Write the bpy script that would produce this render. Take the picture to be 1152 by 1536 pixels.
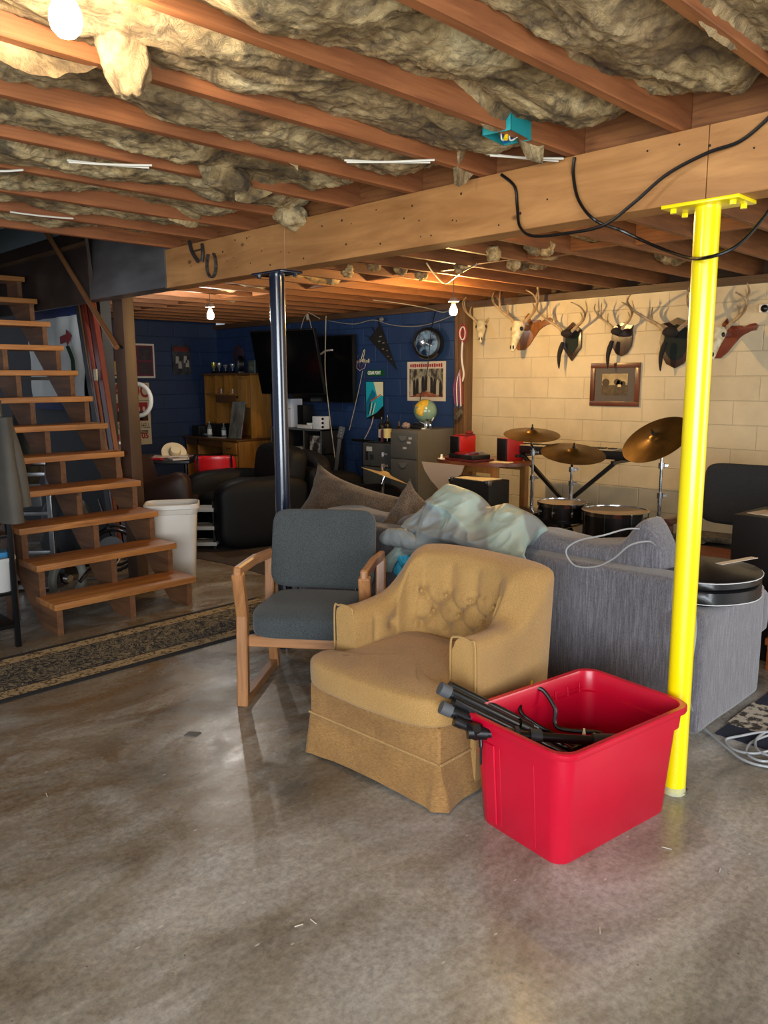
import bpy, bmesh, math, random
from math import pi, sin, cos, radians as R
from mathutils import Vector as V, Matrix, noise, Euler
random.seed(7)
SC = bpy.context.scene
for o in list(bpy.data.objects): bpy.data.objects.remove(o)
COL = SC.collection
# ------------------------------------------------------------------ camera
FPX, PIT, YAW, ROL, H = 1184.7, 0.165665, 0.783988, -0.0056, 1.55
fw = V((cos(YAW)*cos(PIT), sin(YAW)*cos(PIT), -sin(PIT)))
rt0 = V((sin(YAW), -cos(YAW), 0)); up0 = rt0.cross(fw)
rt = rt0*cos(ROL)+up0*sin(ROL); up = up0*cos(ROL)-rt0*sin(ROL)
CP = V((0, 0, H))
cam = bpy.data.objects.new('camera', bpy.data.cameras.new('camera')); COL.objects.link(cam)
cam.matrix_world = Matrix(((rt.x, up.x, -fw.x, CP.x), (rt.y, up.y, -fw.y, CP.y), (rt.z, up.z, -fw.z, CP.z), (0, 0, 0, 1)))
cam.data.sensor_fit = 'VERTICAL'; cam.data.sensor_height = 36; cam.data.lens = 36*FPX/1536
cam.data.clip_start = .05
SC.camera = cam
# ------------------------------------------------------------------ world, light, exposure
W = bpy.data.worlds.new('world'); SC.world = W; W.use_nodes = True
W.node_tree.nodes['Background'].inputs[0].default_value = (.75, .82, .95, 1)
W.node_tree.nodes['Background'].inputs[1].default_value = .5
SC.view_settings.view_transform = 'Standard'; SC.view_settings.look = 'None'
SC.view_settings.exposure = 0.0; SC.view_settings.gamma = 1.0; SC.view_settings.use_curve_mapping = False
def area(name, loc, aim, sx, sy, power, col):
    l = bpy.data.lights.new(name, 'AREA'); l.shape = 'RECTANGLE'; l.size = sx; l.size_y = sy; l.energy = power; l.color = col
    o = bpy.data.objects.new(name, l); COL.objects.link(o); o.location = loc
    o.rotation_euler = (V(aim)-V(loc)).to_track_quat('-Z', 'Y').to_euler(); return o
# daylight coming in through the open garage doors behind the photographer
area('daylight_open_door', (-1.9, -1.6, 1.35), (2.4, 1.6, .7), 4.2, 2.1, 415, (.88, .95, 1))
# unseen area lamp, right hand side of the far part of the room
area('unseen_side_lamp', (4.7, -2.2, 1.5), (5.2, 4, 1.0), 2.4, 2.0, 110, (1, .95, .88))
NEAR_BULB, MID_BULB, WARM_BULB, HID_BULB = V((.80, 1.72, 2.30)), V((4.3, 6.6, 2.17)), V((5.3, 4.44, 2.13)), V((3.32, 2.30, 2.285))
PW = dict(near=460., mid=700., warm=1900., hid=520.)    # emission strength of the bulbs' glass
# ------------------------------------------------------------------ geometry: a pixel's ray met with a plane of the room
def at(px, py, X=None, Y=None, Z=None):
    d = fw + rt*((px-576)/FPX) - up*((py-768)/FPX)
    if X is not None: t = X/d.x
    elif Y is not None: t = Y/d.y
    else: t = (Z-H)/d.z
    return CP + d*t
# ------------------------------------------------------------------ materials
MC = {}
def _nt(name, rough, metal):
    m = bpy.data.materials.new(name); m.use_nodes = True; n = m.node_tree; b = n.nodes['Principled BSDF']
    b.inputs['Roughness'].default_value = rough; b.inputs['Metallic'].default_value = metal
    return m, n, b
def c4(c): return (c[0], c[1], c[2], 1)
def hx(h):
    h = h.lstrip('#'); v = [int(h[i:i+2], 16)/255 for i in (0, 2, 4)]
    return tuple(x/12.92 if x <= .04045 else ((x+.055)/1.055)**2.4 for x in v)
def coords(n, space='Object', scale=(1, 1, 1)):
    t = n.nodes.new('ShaderNodeTexCoord'); mp = n.nodes.new('ShaderNodeMapping'); mp.inputs['Scale'].default_value = scale
    n.links.new(t.outputs[space], mp.inputs[0]); return mp.outputs[0]
def nz(n, vec, scale, detail=4, rough=.55, dist=0):
    t = n.nodes.new('ShaderNodeTexNoise'); t.inputs['Scale'].default_value = scale; t.inputs['Detail'].default_value = detail
    t.inputs['Roughness'].default_value = rough; t.inputs['Distortion'].default_value = dist
    n.links.new(vec, t.inputs['Vector']); return t.outputs['Fac']
def ramp(n, fac, stops):
    r = n.nodes.new('ShaderNodeValToRGB'); e = r.color_ramp.elements
    while len(e) < len(stops): e.new(.5)
    for k, (p, c) in enumerate(stops): e[k].position = p; e[k].color = c4(c)
    n.links.new(fac, r.inputs[0]); return r.outputs[0]
def mix(n, f, a, b, mode='MIX'):
    m = n.nodes.new('ShaderNodeMix'); m.data_type = 'RGBA'; m.blend_type = mode
    if isinstance(f, (int, float)): m.inputs[0].default_value = f
    else: n.links.new(f, m.inputs[0])
    for s, k in ((a, 6), (b, 7)):
        if isinstance(s, tuple): m.inputs[k].default_value = c4(s)
        else: n.links.new(s, m.inputs[k])
    return m.outputs[2]
def bump(n, b, h, st, dist=.01, prev=None):
    k = n.nodes.new('ShaderNodeBump'); k.inputs['Strength'].default_value = st; k.inputs['Distance'].default_value = dist
    n.links.new(h, k.inputs['Height'])
    if prev: n.links.new(prev, k.inputs['Normal'])
    n.links.new(k.outputs[0], b.inputs['Normal']); return k.outputs[0]
def mat(name, col, rough=.6, metal=0, col2=None, scale=6, stretch=(1, 1, 1), lo=.35, hi=.65, bmp=0, bscale=40, bdist=.004, coat=0, emit=0, detail=5, trans=0, sheen=0, spec=None):
    if name in MC: return MC[name]
    m, n, b = _nt(name, rough, metal)
    if isinstance(col, str): col = hx(col)
    if isinstance(col2, str): col2 = hx(col2)
    b.inputs['Base Color'].default_value = c4(col)
    vec = coords(n, 'Object', stretch)
    if col2:
        n.links.new(ramp(n, nz(n, vec, scale, detail), [(lo, col), (hi, col2)]), b.inputs['Base Color'])
    if bmp: bump(n, b, nz(n, vec, bscale, 4), bmp, bdist)
    if coat: b.inputs['Coat Weight'].default_value = coat; b.inputs['Coat Roughness'].default_value = .15
    if spec is not None: b.inputs['Specular IOR Level'].default_value = spec
    if sheen: b.inputs['Sheen Weight'].default_value = sheen
    if trans: b.inputs['Transmission Weight'].default_value = trans
    if emit:
        b.inputs['Emission Color'].default_value = c4(col); b.inputs['Emission Strength'].default_value = emit
    MC[name] = m; return m
def wood(name, c1, c2, axis=0, rough=.55, scale=9, knots=True, coat=0, space='Object', stretch=14):
    if name in MC: return MC[name]
    m, n, b = _nt(name, rough, 0)
    s = [1.*stretch]*3; s[axis] = 1.; s = tuple(x*scale/9 for x in s)
    c1, c2 = hx(c1), hx(c2); dk = tuple(x*.45 for x in c1)
    vec = coords(n, space, s); f = nz(n, vec, 2.2, 7, .65, .7)
    col = ramp(n, f, [(.3, c1), (.72, c2)])
    big = nz(n, coords(n, space, (1.3, 1.3, 1.3)), 1.5, 3)
    col = mix(n, ramp(n, big, [(.35, (0, 0, 0)), (.7, (.45,)*3)]), col, tuple(x*.72 for x in c1))
    if knots:
        vv = n.nodes.new('ShaderNodeTexVoronoi'); vv.inputs['Scale'].default_value = 3.2
        ks = [1.6]*3; ks[axis] = .9
        n.links.new(coords(n, space, tuple(ks)), vv.inputs['Vector'])
        col = mix(n, ramp(n, vv.outputs['Distance'], [(.035, (1, 1, 1)), (.075, (0, 0, 0))]), col, dk)
    n.links.new(col, b.inputs['Base Color']); bump(n, b, f, .35, .003)
    if coat: b.inputs['Coat Weight'].default_value = coat; b.inputs['Coat Roughness'].default_value = .2
    MC[name] = m; return m
def fabric(name, c1, c2, scale=500, fine=(1, 1, 1), big=3, bigdark=.25, rough=.95, bmp=.4, sheen=.3):
    if name in MC: return MC[name]
    m, n, b = _nt(name, rough, 0); c1, c2 = hx(c1), hx(c2)
    f = nz(n, coords(n, 'Object', fine), scale, 2, .6)
    col = ramp(n, f, [(.36, c1), (.64, c2)])
    g = nz(n, coords(n, 'Object'), big, 5)
    col = mix(n, ramp(n, g, [(.3, (bigdark,)*3), (.65, (0, 0, 0))]), col, tuple(x*.6 for x in c1))
    n.links.new(col, b.inputs['Base Color']); bump(n, b, f, bmp, .002)
    b.inputs['Sheen Weight'].default_value = sheen; b.inputs['Sheen Roughness'].default_value = .5
    MC[name] = m; return m
# ------------------------------------------------------------------ mesh builder
class MB:
    def __init__(s): s.bm = bmesh.new()
    def _bev(s, geom, w, seg=2):
        if w > 0:
            es = list({e for v in geom for e in v.link_edges})
            bmesh.ops.bevel(s.bm, geom=es, offset=w, offset_type='OFFSET', segments=seg, profile=.6, affect='EDGES', clamp_overlap=True)
    def box(s, a, b, bev=0, M=None, seg=2):
        a, b = V(a), V(b); c = (a+b)/2; d = b-a
        T = Matrix.Translation(c) @ Matrix.Diagonal((abs(d.x), abs(d.y), abs(d.z), 1))
        if M: T = M @ T
        g = bmesh.ops.create_cube(s.bm, size=1, matrix=T); s._bev(g['verts'], bev, seg); return s
    def cbox(s, c, d, bev=0, rz=0, M=None, seg=2):
        T = Matrix.Translation(V(c)) @ Matrix.Rotation(rz, 4, 'Z')
        if M: T = M @ T
        d = V(d); return s.box(-d/2, d/2, bev, T, seg)
    def bar(s, p, q, w, h, bev=0, upv=(0, 0, 1), seg=1):
        p, q = V(p), V(q); d = (q-p); L = d.length; z = d.normalized(); x = z.cross(V(upv))
        if x.length < 1e-4: x = z.cross(V((1, 0, 0)))
        x.normalize(); y = z.cross(x)
        T = Matrix((x, y, z)).transposed().to_4x4(); T.translation = (p+q)/2
        return s.box((-w/2, -h/2, -L/2), (w/2, h/2, L/2), bev, T, seg)
    def cyl(s, p, q, r, r2=None, n=20, bev=0, cap=True):
        p, q = V(p), V(q); r2 = r if r2 is None else r2; d = q-p
        T = d.to_track_quat('Z', 'Y').to_matrix().to_4x4(); T.translation = (p+q)/2
        g = bmesh.ops.create_cone(s.bm, cap_ends=cap, segments=n, radius1=r, radius2=r2, depth=d.length, matrix=T)
        if bev: s._bev(g['verts'], bev, 1)
        return s
    def sph(s, c, r, M=None, u=16, v=12, sc=(1, 1, 1)):
        T = Matrix.Translation(V(c)) @ (M or Matrix()) @ Matrix.Diagonal((sc[0], sc[1], sc[2], 1))
        bmesh.ops.create_uvsphere(s.bm, u_segments=u, v_segments=v, radius=r, matrix=T); return s
    def tube(s, pts, r, n=8, closed=False, cap=True):
        pts = [V(p) for p in pts]; N = len(pts); rs = r if isinstance(r, (list, tuple)) else [r]*N
        rings = []; prev = None
        for i, p in enumerate(pts):
            if closed: d = pts[(i+1) % N]-pts[i-1]
            else: d = pts[min(i+1, N-1)]-pts[max(i-1, 0)]
            if d.length < 1e-7: d = V((0, 0, 1))
            d.normalize()
            if prev is None:
                x = d.cross(V((0, 0, 1)))
                if x.length < .05: x = d.cross(V((1, 0, 0)))
            else: x = prev - d*prev.dot(d)
            x.normalize(); prev = x; y = d.cross(x)
            rings.append([s.bm.verts.new(p + (x*cos(2*pi*k/n)+y*sin(2*pi*k/n))*rs[i]) for k in range(n)])
        M_ = N if closed else N-1
        for i in range(M_):
            a, b = rings[i], rings[(i+1) % N]
            for k in range(n): s.bm.faces.new((a[k], a[(k+1) % n], b[(k+1) % n], b[k]))
        if cap and not closed:
            s.bm.faces.new(rings[0][::-1]); s.bm.faces.new(rings[-1])
        return s
    def lathe(s, prof, c=(0, 0, 0), n=28, M=None, cap=True):
        T = Matrix.Translation(V(c)) @ (M or Matrix()); rings = []
        for r, z in prof:
            rings.append([s.bm.verts.new(T @ V((max(r, 1e-4)*cos(2*pi*k/n), max(r, 1e-4)*sin(2*pi*k/n), z))) for k in range(n)])
        for a, b in zip(rings, rings[1:]):
            for k in range(n): s.bm.faces.new((a[k], a[(k+1) % n], b[(k+1) % n], b[k]))
        if cap:
            s.bm.faces.new(rings[0][::-1]); s.bm.faces.new(rings[-1])
        return s
    def prism(s, poly, t, M=None, bev=0):
        """polygon in local x,y extruded from z=0 to z=t, placed by M"""
        M = M or Matrix(); lo = [s.bm.verts.new(M @ V((x, y, 0))) for x, y in poly]; hi = [s.bm.verts.new(M @ V((x, y, t))) for x, y in poly]
        n = len(poly); s.bm.faces.new(lo[::-1]); s.bm.faces.new(hi)
        for k in range(n): s.bm.faces.new((lo[k], lo[(k+1) % n], hi[(k+1) % n], hi[k]))
        if bev: s._bev(lo+hi, bev, 2)
        return s
    def grid(s, f, nu, nv, cu=False, cv=False):
        g = [[s.bm.verts.new(f(i/(nu if cu else nu-1), j/(nv if cv else nv-1))) for j in range(nv)] for i in range(nu)]
        for i in range(nu if cu else nu-1):
            for j in range(nv if cv else nv-1):
                s.bm.faces.new((g[i][j], g[(i+1) % nu][j], g[(i+1) % nu][(j+1) % nv], g[i][(j+1) % nv]))
        return g
    def poly(s, pts): s.bm.faces.new([s.bm.verts.new(V(p)) for p in pts]); return s
    def build(s, name, m, parent=None, smooth=True, ang=35, loc=None, rot=None, normals=True):
        bm = s.bm
        if normals: bmesh.ops.recalc_face_normals(bm, faces=bm.faces[:])
        if smooth:
            lim = R(ang)
            for f in bm.faces: f.smooth = True
            for e in bm.edges:
                if len(e.link_faces) == 2 and e.calc_face_angle(0) > lim: e.smooth = False
        me = bpy.data.meshes.new(name); bm.to_mesh(me); bm.free()
        ms = m if isinstance(m, (list, tuple)) else [m]
        for k in ms: me.materials.append(k)
        o = bpy.data.objects.new(name, me); COL.objects.link(o)
        if loc is not None: o.location = loc
        if rot is not None: o.rotation_euler = rot
        if parent is not None: o.parent = parent
        return o
def tag(o, label=None, cat=None, group=None, kind=None):
    if label: o['label'] = label
    if cat: o['category'] = cat
    if group: o['group'] = group
    if kind: o['kind'] = kind
    return o
def thing(name, label, cat, loc=(0, 0, 0), rz=0, group=None, rot=None):
    o = bpy.data.objects.new(name, None); COL.objects.link(o); o.location = loc
    o.rotation_euler = rot if rot else (0, 0, rz); o.empty_display_size = .1
    return tag(o, label, cat, group)
def kids(o): return [c for c in bpy.data.objects if c.parent == o]
def dup(o, loc=None, rz=None, label=None, parent=None):
    c = o.copy(); COL.objects.link(c); c.parent = parent
    if loc is not None: c.location = loc
    if rz is not None: c.rotation_euler = (0, 0, rz)
    if label: c['label'] = label
    for k in kids(o): dup(k, parent=c)
    return c
def struct(o): o['kind'] = 'structure'; return o
def text(name, body, size, M, m, parent, depth=.001, font_scale=(1, 1), align='CENTER', bold=0):
    cu = bpy.data.curves.new('t', 'FONT'); cu.body = body; cu.size = size; cu.extrude = depth; cu.align_x = align; cu.align_y = 'CENTER'; cu.offset = bold
    cu.resolution_u = 3
    to = bpy.data.objects.new('t', cu); COL.objects.link(to); bpy.context.view_layer.update()
    me = bpy.data.meshes.new_from_object(to.evaluated_get(bpy.context.evaluated_depsgraph_get()))
    bpy.data.objects.remove(to); me.name = name; me.materials.clear(); me.materials.append(m)
    me.transform(M @ Matrix.Diagonal((font_scale[0], font_scale[1], 1, 1)))
    o = bpy.data.objects.new(name, me); COL.objects.link(o); o.parent = parent; return o
def fbm(p, o=4): return noise.fractal(V(p), 1.0, 2.0, o)
def spline(pts, k=8, closed=False):
    pts = [V(p) for p in pts]; N = len(pts); out = []
    rng = range(N if closed else N-1)
    for i in rng:
        if closed: a, b, c, d = pts[i-1], pts[i], pts[(i+1) % N], pts[(i+2) % N]
        else: a, b, c, d = pts[max(i-1, 0)], pts[i], pts[i+1], pts[min(i+2, N-1)]
        for j in range(k):
            t = j/k; out.append(.5*((2*b)+(c-a)*t+(2*a-5*b+4*c-d)*t*t+(3*b-a-3*c+d)*t**3))
    if not closed: out.append(pts[-1])
    return out
def cushion(mb, size, M=None, p=4., puff=.12, seg=18, seed=0, wr=.006, ws=6, f=None):
    """rounded upholstery block: a superellipsoid of the given size, puffed and wrinkled"""
    M = M or Matrix(); sx, sy, sz = size
    def g(c): return (abs(c)**(2/p))*(1 if c >= 0 else -1)
    def fn(u, v):
        a = 2*pi*u; b = -pi/2+pi*v; x = g(cos(b))*g(cos(a)); y = g(cos(b))*g(sin(a)); z = g(sin(b))
        q = V((x*sx/2, y*sy/2, z*sz/2*(1+puff*(1-x*x)*(1-y*y))))
        q += q.normalized()*wr*fbm((q.x*ws+seed, q.y*ws, q.z*ws))*1.5
        if f: q = f(q)
        return M @ q
    g_ = mb.grid(fn, seg*2, seg+1, cu=True); bmesh.ops.remove_doubles(mb.bm, verts=[v for c in g_ for v in (c[0], c[-1])], dist=.0001)
def TX(loc, x, y, z=None):
    """matrix whose local x and y run along world x, y vectors, origin loc"""
    x = V(x).normalized(); y = V(y).normalized(); z = x.cross(y) if z is None else V(z)
    m = Matrix((x, y, z)).transposed().to_4x4(); m.translation = V(loc); return m
def on_back(Y, Z, X=6.8): return TX((X, Y, Z), (0, -1, 0), (0, 0, 1))     # local x runs towards the camera's right, z towards the room
def on_left(X, Z, Y=10.3): return TX((X, Y, Z), (1, 0, 0), (0, 0, 1))

BLACK = mat('black_plastic', '#0b0b0d', .35); DARK = mat('dark_metal', '#1c1d20', .35, .6)
CHROME = mat('chrome', '#c9ccd0', .16, 1, col2='#8f9296', scale=20); WHITE = mat('white_plastic', '#e6e5e0', .4)
# ================================================================== STRUCTURE
def m_floor():
    m, n, b = _nt('concrete_floor', .25, 0)
    v = coords(n, 'Object'); v2 = coords(n, 'Object', (.9, 1.5, 1))
    base = ramp(n, nz(n, v2, 1.1, 9, .68, .9), [(.33, hx('#716a5f')), (.46, hx('#969084')), (.57, hx('#aeaaa2')), (.70, hx('#c4c2bd'))])
    # brown mineral staining, stronger towards the stairs side
    tc = n.nodes.new('ShaderNodeTexCoord'); sp = n.nodes.new('ShaderNodeSeparateXYZ'); n.links.new(tc.outputs['Object'], sp.inputs[0])
    st = n.nodes.new('ShaderNodeMapRange'); st.inputs['From Min'].default_value = .9; st.inputs['From Max'].default_value = 3.3
    n.links.new(sp.outputs['Y'], st.inputs['Value'])
    mm = n.nodes.new('ShaderNodeMath'); mm.operation = 'MULTIPLY'; n.links.new(st.outputs[0], mm.inputs[0])
    rr = n.nodes.new('ShaderNodeMapRange'); rr.inputs['From Min'].default_value = .36; rr.inputs['From Max'].default_value = .6
    n.links.new(nz(n, v2, 2.3, 8, .7, 1.5), rr.inputs['Value']); n.links.new(rr.outputs[0], mm.inputs[1])
    c = mix(n, mm.outputs[0], base, hx('#7a654c'))
    fine = ramp(n, nz(n, v, 45, 6, .75), [(.35, (.62, .62, .62)), (.62, (1.05, 1.05, 1.05))]); c = mix(n, 1., c, fine, 'MULTIPLY')
    # chips and straw-coloured scratches
    vv = n.nodes.new('ShaderNodeTexVoronoi'); vv.inputs['Scale'].default_value = 5.5; n.links.new(coords(n, 'Object', (1, 2.6, 1)), vv.inputs['Vector'])
    c = mix(n, ramp(n, vv.outputs['Distance'], [(.03, (.8,)*3), (.055, (0, 0, 0))]), c, hx('#c9c6bb'))
    vk = n.nodes.new('ShaderNodeTexVoronoi'); vk.inputs['Scale'].default_value = 9; n.links.new(coords(n, 'Object', (1.3, 1, 1)), vk.inputs['Vector'])
    c = mix(n, ramp(n, vk.outputs['Distance'], [(.018, (.8,)*3), (.035, (0, 0, 0))]), c, hx('#2f2b26'))
    n.links.new(c, b.inputs['Base Color'])
    rg = n.nodes.new('ShaderNodeMapRange'); rg.inputs['From Min'].default_value = .3; rg.inputs['From Max'].default_value = .7
    rg.inputs['To Min'].default_value = .14; rg.inputs['To Max'].default_value = .46
    n.links.new(nz(n, v2, 1.7, 7, .65, .6), rg.inputs['Value'])
    # worn matt close to the open doors, still sealed further in
    n.links.new(rg.outputs[0], b.inputs['Roughness'])
    bump(n, b, nz(n, v, 7, 8, .6), .18, .012); return m
MFLOOR = m_floor()
struct(MB().box((-4.5, -4.5, -.12), (7.0, 10.5, 0)).build('floor', MFLOOR))
def m_block(name, c1, c2, ax, off=0., mort=.5, spec=.6):
    m, n, b = _nt(name, spec, 0)
    tc = n.nodes.new('ShaderNodeTexCoord'); sp = n.nodes.new('ShaderNodeSeparateXYZ'); n.links.new(tc.outputs['Object'], sp.inputs[0])
    cb = n.nodes.new('ShaderNodeCombineXYZ'); n.links.new(sp.outputs[ax], cb.inputs[0]); n.links.new(sp.outputs['Z'], cb.inputs[1])
    mp = n.nodes.new('ShaderNodeMapping'); mp.inputs['Location'].default_value = (0, off, 0); n.links.new(cb.outputs[0], mp.inputs[0])
    br = n.nodes.new('ShaderNodeTexBrick'); br.inputs['Scale'].default_value = 1; br.inputs['Brick Width'].default_value = .406
    br.inputs['Row Height'].default_value = .203; br.inputs['Mortar Size'].default_value = .006; br.inputs['Mortar Smooth'].default_value = .8
    br.inputs['Color1'].default_value = c4(hx(c1)); br.inputs['Color2'].default_value = c4(hx(c2)); br.inputs['Mortar'].default_value = c4(tuple(x*mort for x in hx(c1)))
    n.links.new(mp.outputs[0], br.inputs['Vector'])
    g = ramp(n, nz(n, coords(n, 'Object'), 2.2, 6, .6), [(.35, (.82,)*3), (.65, (1.04,)*3)]); c = mix(n, 1., br.outputs['Color'], g, 'MULTIPLY')
    n.links.new(c, b.inputs['Base Color'])
    inv = n.nodes.new('ShaderNodeMath'); inv.operation = 'SUBTRACT'; inv.inputs[0].default_value = 1; n.links.new(br.outputs['Fac'], inv.inputs[1])
    k = bump(n, b, inv.outputs[0], .7, .006); bump(n, b, nz(n, coords(n, 'Object'), 60, 3), .25, .004, k); return m
CREAM = m_block('cream_block_paint', '#c6b695', '#c0b08f', 'Y', .06, .90)
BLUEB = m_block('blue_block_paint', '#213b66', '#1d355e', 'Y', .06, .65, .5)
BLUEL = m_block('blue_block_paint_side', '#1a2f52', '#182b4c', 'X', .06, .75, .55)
SILL = wood('sill_wood', '#3a2a1c', '#5d4228', 1)
mb = MB(); mb.box((6.8, -4.5, 0), (7.0, 5.47, 2.30)); n0 = len(mb.bm.faces); mb.box((6.8, 5.47, 0), (7.0, 10.5, 2.33))
mb.bm.faces.ensure_lookup_table()
for f in mb.bm.faces[n0:]: f.material_index = 1
struct(mb.build('wall_back', [CREAM, BLUEB], smooth=False))
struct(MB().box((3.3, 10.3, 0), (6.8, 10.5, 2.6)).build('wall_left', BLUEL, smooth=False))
struct(MB().box((6.74, -4.5, 2.30), (7.0, 10.3, 2.363)).build('trim_1', SILL, smooth=False))
struct(MB().box((6.955, -4.5, 2.363), (7.0, 10.3, 2.6)).build('added_rim_board', SILL, smooth=False))  # board added above the wall top to close light leaks
POSTW = wood('old_post_wood', '#4a331e', '#7a5833', 2)
struct(MB().box((6.66, 5.42, 0), (6.8, 5.50, 2.30), .003).box((6.64, 5.50, 0), (6.8, 5.54, 2.30), .002).build('trim_2', POSTW))
DARKW = mat('dark_painted_board', '#15161a', .7, col2='#1f1d1e', scale=3)
struct(MB().box((3.40, 7.0, 0), (3.5, 10.3, 2.6)).build('wall_partition', DARKW, smooth=False))
# ceiling deck (underside of the floor above), open over the stairs
DECK = wood('deck_boards', '#3a2a1d', '#6b4a2c', 1, knots=False)
struct(MB().box((-4.5, -4.5, 2.6), (2.9, 4.56, 2.63)).box((2.9, -4.5, 2.6), (7.0, 10.5, 2.63)).box((-4.5, 4.56, 2.6), (1.7, 10.5, 2.63)).build('ceiling', DECK, smooth=False))
# walls of the opening above the stairs
WELLB = mat('stained_plywood', '#241c18', .45, col2='#3b2e28', scale=2.5, bmp=.2)
WELLG = mat('grey_blue_paint', '#6d787c', .6)
struct(MB().box((2.93, 5.66, 2.17), (2.97, 8.6, 2.74)).box((1.7, 8.6, 1.9), (2.97, 8.65, 3.7)).box((1.64, 4.56, 2.36), (1.7, 8.65, 3.7)).build('wall_stairwell', WELLB, smooth=False))
struct(MB().box((2.93, 5.66, 2.74), (2.97, 8.6, 3.7)).box((1.64, 4.5, 2.63), (2.97, 4.56, 3.7)).box((1.64, 4.5, 3.7), (2.97, 8.65, 3.75)).build('wall_stairwell_top', WELLG, smooth=False))

# ------------------------------------------------------------------ joists
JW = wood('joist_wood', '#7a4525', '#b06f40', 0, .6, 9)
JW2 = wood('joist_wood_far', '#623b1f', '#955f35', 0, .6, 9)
def joist(x0, x1, y, m, lab, grp):
    mb = MB(); mb.box((-(x1-x0)/2, -.019, 0), ((x1-x0)/2, .019, .237), .003, seg=1)
    o = mb.build('ceiling_joist', m, loc=((x0+x1)/2, y, 2.363)); tag(o, lab, 'joist', grp); return o
ORD = 'first second third fourth fifth sixth seventh eighth ninth tenth eleventh twelfth thirteenth fourteenth fifteenth sixteenth seventeenth eighteenth nineteenth twentieth twenty-first twenty-second twenty-third twenty-fourth twenty-fifth twenty-sixth twenty-seventh twenty-eighth twenty-ninth thirtieth thirty-first thirty-second'.split()
n_far = 1
for k in range(-9, 10):
    y = .88+.406*k
    if k < -6: continue
    joist(-3.2, 2.80, y+.0, JW, 'rough brown near ceiling joist resting on the beam, ' + ORD[9-k] + ' from the stair opening' if k < 9 else 'rough brown ceiling joist edging the opening above the stairs', 'joists over the near half of the room' if k < 9 else None)
for k in range(-8, 23):
    y = .92+.406*k
    if y > 10.2: continue
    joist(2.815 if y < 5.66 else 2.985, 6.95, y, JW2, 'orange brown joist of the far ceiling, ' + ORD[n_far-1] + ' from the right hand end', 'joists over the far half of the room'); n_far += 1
# bridging blocks between far joists
BW = wood('bridging_wood', '#6d4022', '#a36a3a', 1, .6)
for i, k in enumerate(range(-3, 22)):
    y = .92+.406*k+.203
    x = 4.75 + (.05 if k % 2 else -.05)
    o = MB().box((-.019, -.183, 0), (.019, .183, .22)).build('joist_blocking', BW, loc=(x, y, 2.375)); tag(o, 'short wooden block fixed between two far ceiling joists, ' + ORD[i] + ' from the right hand end', 'wood block', 'blocks between the far joists')
for k in range(-4, 9):  # blocks added over the beam to stop the hidden bulb's light leaking
    o = MB().box((-.019, -.183, 0), (.019, .183, .235), .002, seg=1).build('added_light_block', BW, loc=(2.765, .88+.406*k+.203, 2.364)); tag(o, 'added block stopping light between joists on the beam, ' + ORD[8-k] + ' from the stair opening', 'wood block', 'added blocks that stop light over the beam')
# ------------------------------------------------------------------ insulation
def m_insul():
    m, n, b = _nt('fiberglass', .95, 0)
    v = coords(n, 'Object', (1, 1.25, 1))
    c = ramp(n, nz(n, v, 2.6, 8, .62, 1.2), [(.34, hx('#4a3a26')), (.44, hx('#92794f')), (.54, hx('#c9ae7c')), (.68, hx('#e6d3a2'))])
    g = nz(n, coords(n, 'Object', (1, 1, 1)), 9, 7, .7, 1.8)
    c = mix(n, ramp(n, g, [(.36, (.8,)*3), (.55, (0, 0, 0))]), c, hx('#41382c'))
    p = nz(n, coords(n, 'Object'), 1.1, 3)
    c = mix(n, ramp(n, p, [(.45, (0, 0, 0)), (.7, (.45,)*3)]), c, hx('#8a6a4a'))
    n.links.new(c, b.inputs['Base Color'])
    k = bump(n, b, nz(n, coords(n, 'Object', (1, 1.6, 1)), 22, 8, .68, 1.6), .8, .02)
    return m
INS = m_insul()
def ridge(p, o=4):
    s, a, f = 0, 1, 1
    for _ in range(o): s += a*(1-abs(noise.noise(V(p)*f))*2); a *= .5; f *= 2.1
    return s/1.9
mb = MB()
for k in range(-4, 9):
    y0 = .88+.406*k; yc = y0+.203
    x0, x1 = -.6, 2.70
    if k < -2: x0, x1 = 1.2, 2.7
    nu = int((x1-x0)/.009); nv = 52
    def fn(u, v, y0=y0, k=k, x0=x0, x1=x1):
        x = x0+(x1-x0)*u; s = v*2-1; y = y0+.203+s*.208
        wx = x+.06*noise.noise((x*2.3, y*2.3, k)); q = (wx*2.1, y*3.2, k*3.7)
        big = noise.fractal(V((wx*1.3, y*1.9, k*5.1)), 1, 2, 3)
        z = 2.44 - .03*(1-s*s) + .052*big*(1.1-.4*s*s) - .034*(ridge((wx*2.6, y*4.3, k*1.3), 4)-.3) - .018*ridge((wx*6+big, y*13+big, k), 4) - .008*ridge((wx*19+big*2, y*34, k), 3)
        e = noise.noise(V((x*1.7, k*7.7, 3.1)))              # flaps lapping over the joist's edge here and there
        if abs(s) > .82 and e > .18 and (s > 0) == (noise.noise(V((x*.9, k*3.3, 9))) > 0): z -= (e-.18)*.42*(abs(s)-.82)/.18
        z += .028*max(0, -s)                                    # higher next to the joist on the door side
        if x > 2.45: z += (x-2.45)*.75*(.5+.5*noise.noise(V((y*6, k, 2.))))
        z = min(z, 2.57); z = max(z, 2.30)
        return V((x, y + .02*noise.noise(V((x*5, y*5, z*5))), z))
    mb.grid(fn, nu, nv)
tag(mb.build('fiberglass_insulation', INS, ang=180, normals=True), 'dirty tan fiberglass insulation sagging between the near ceiling joists', 'insulation', kind='stuff')
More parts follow.
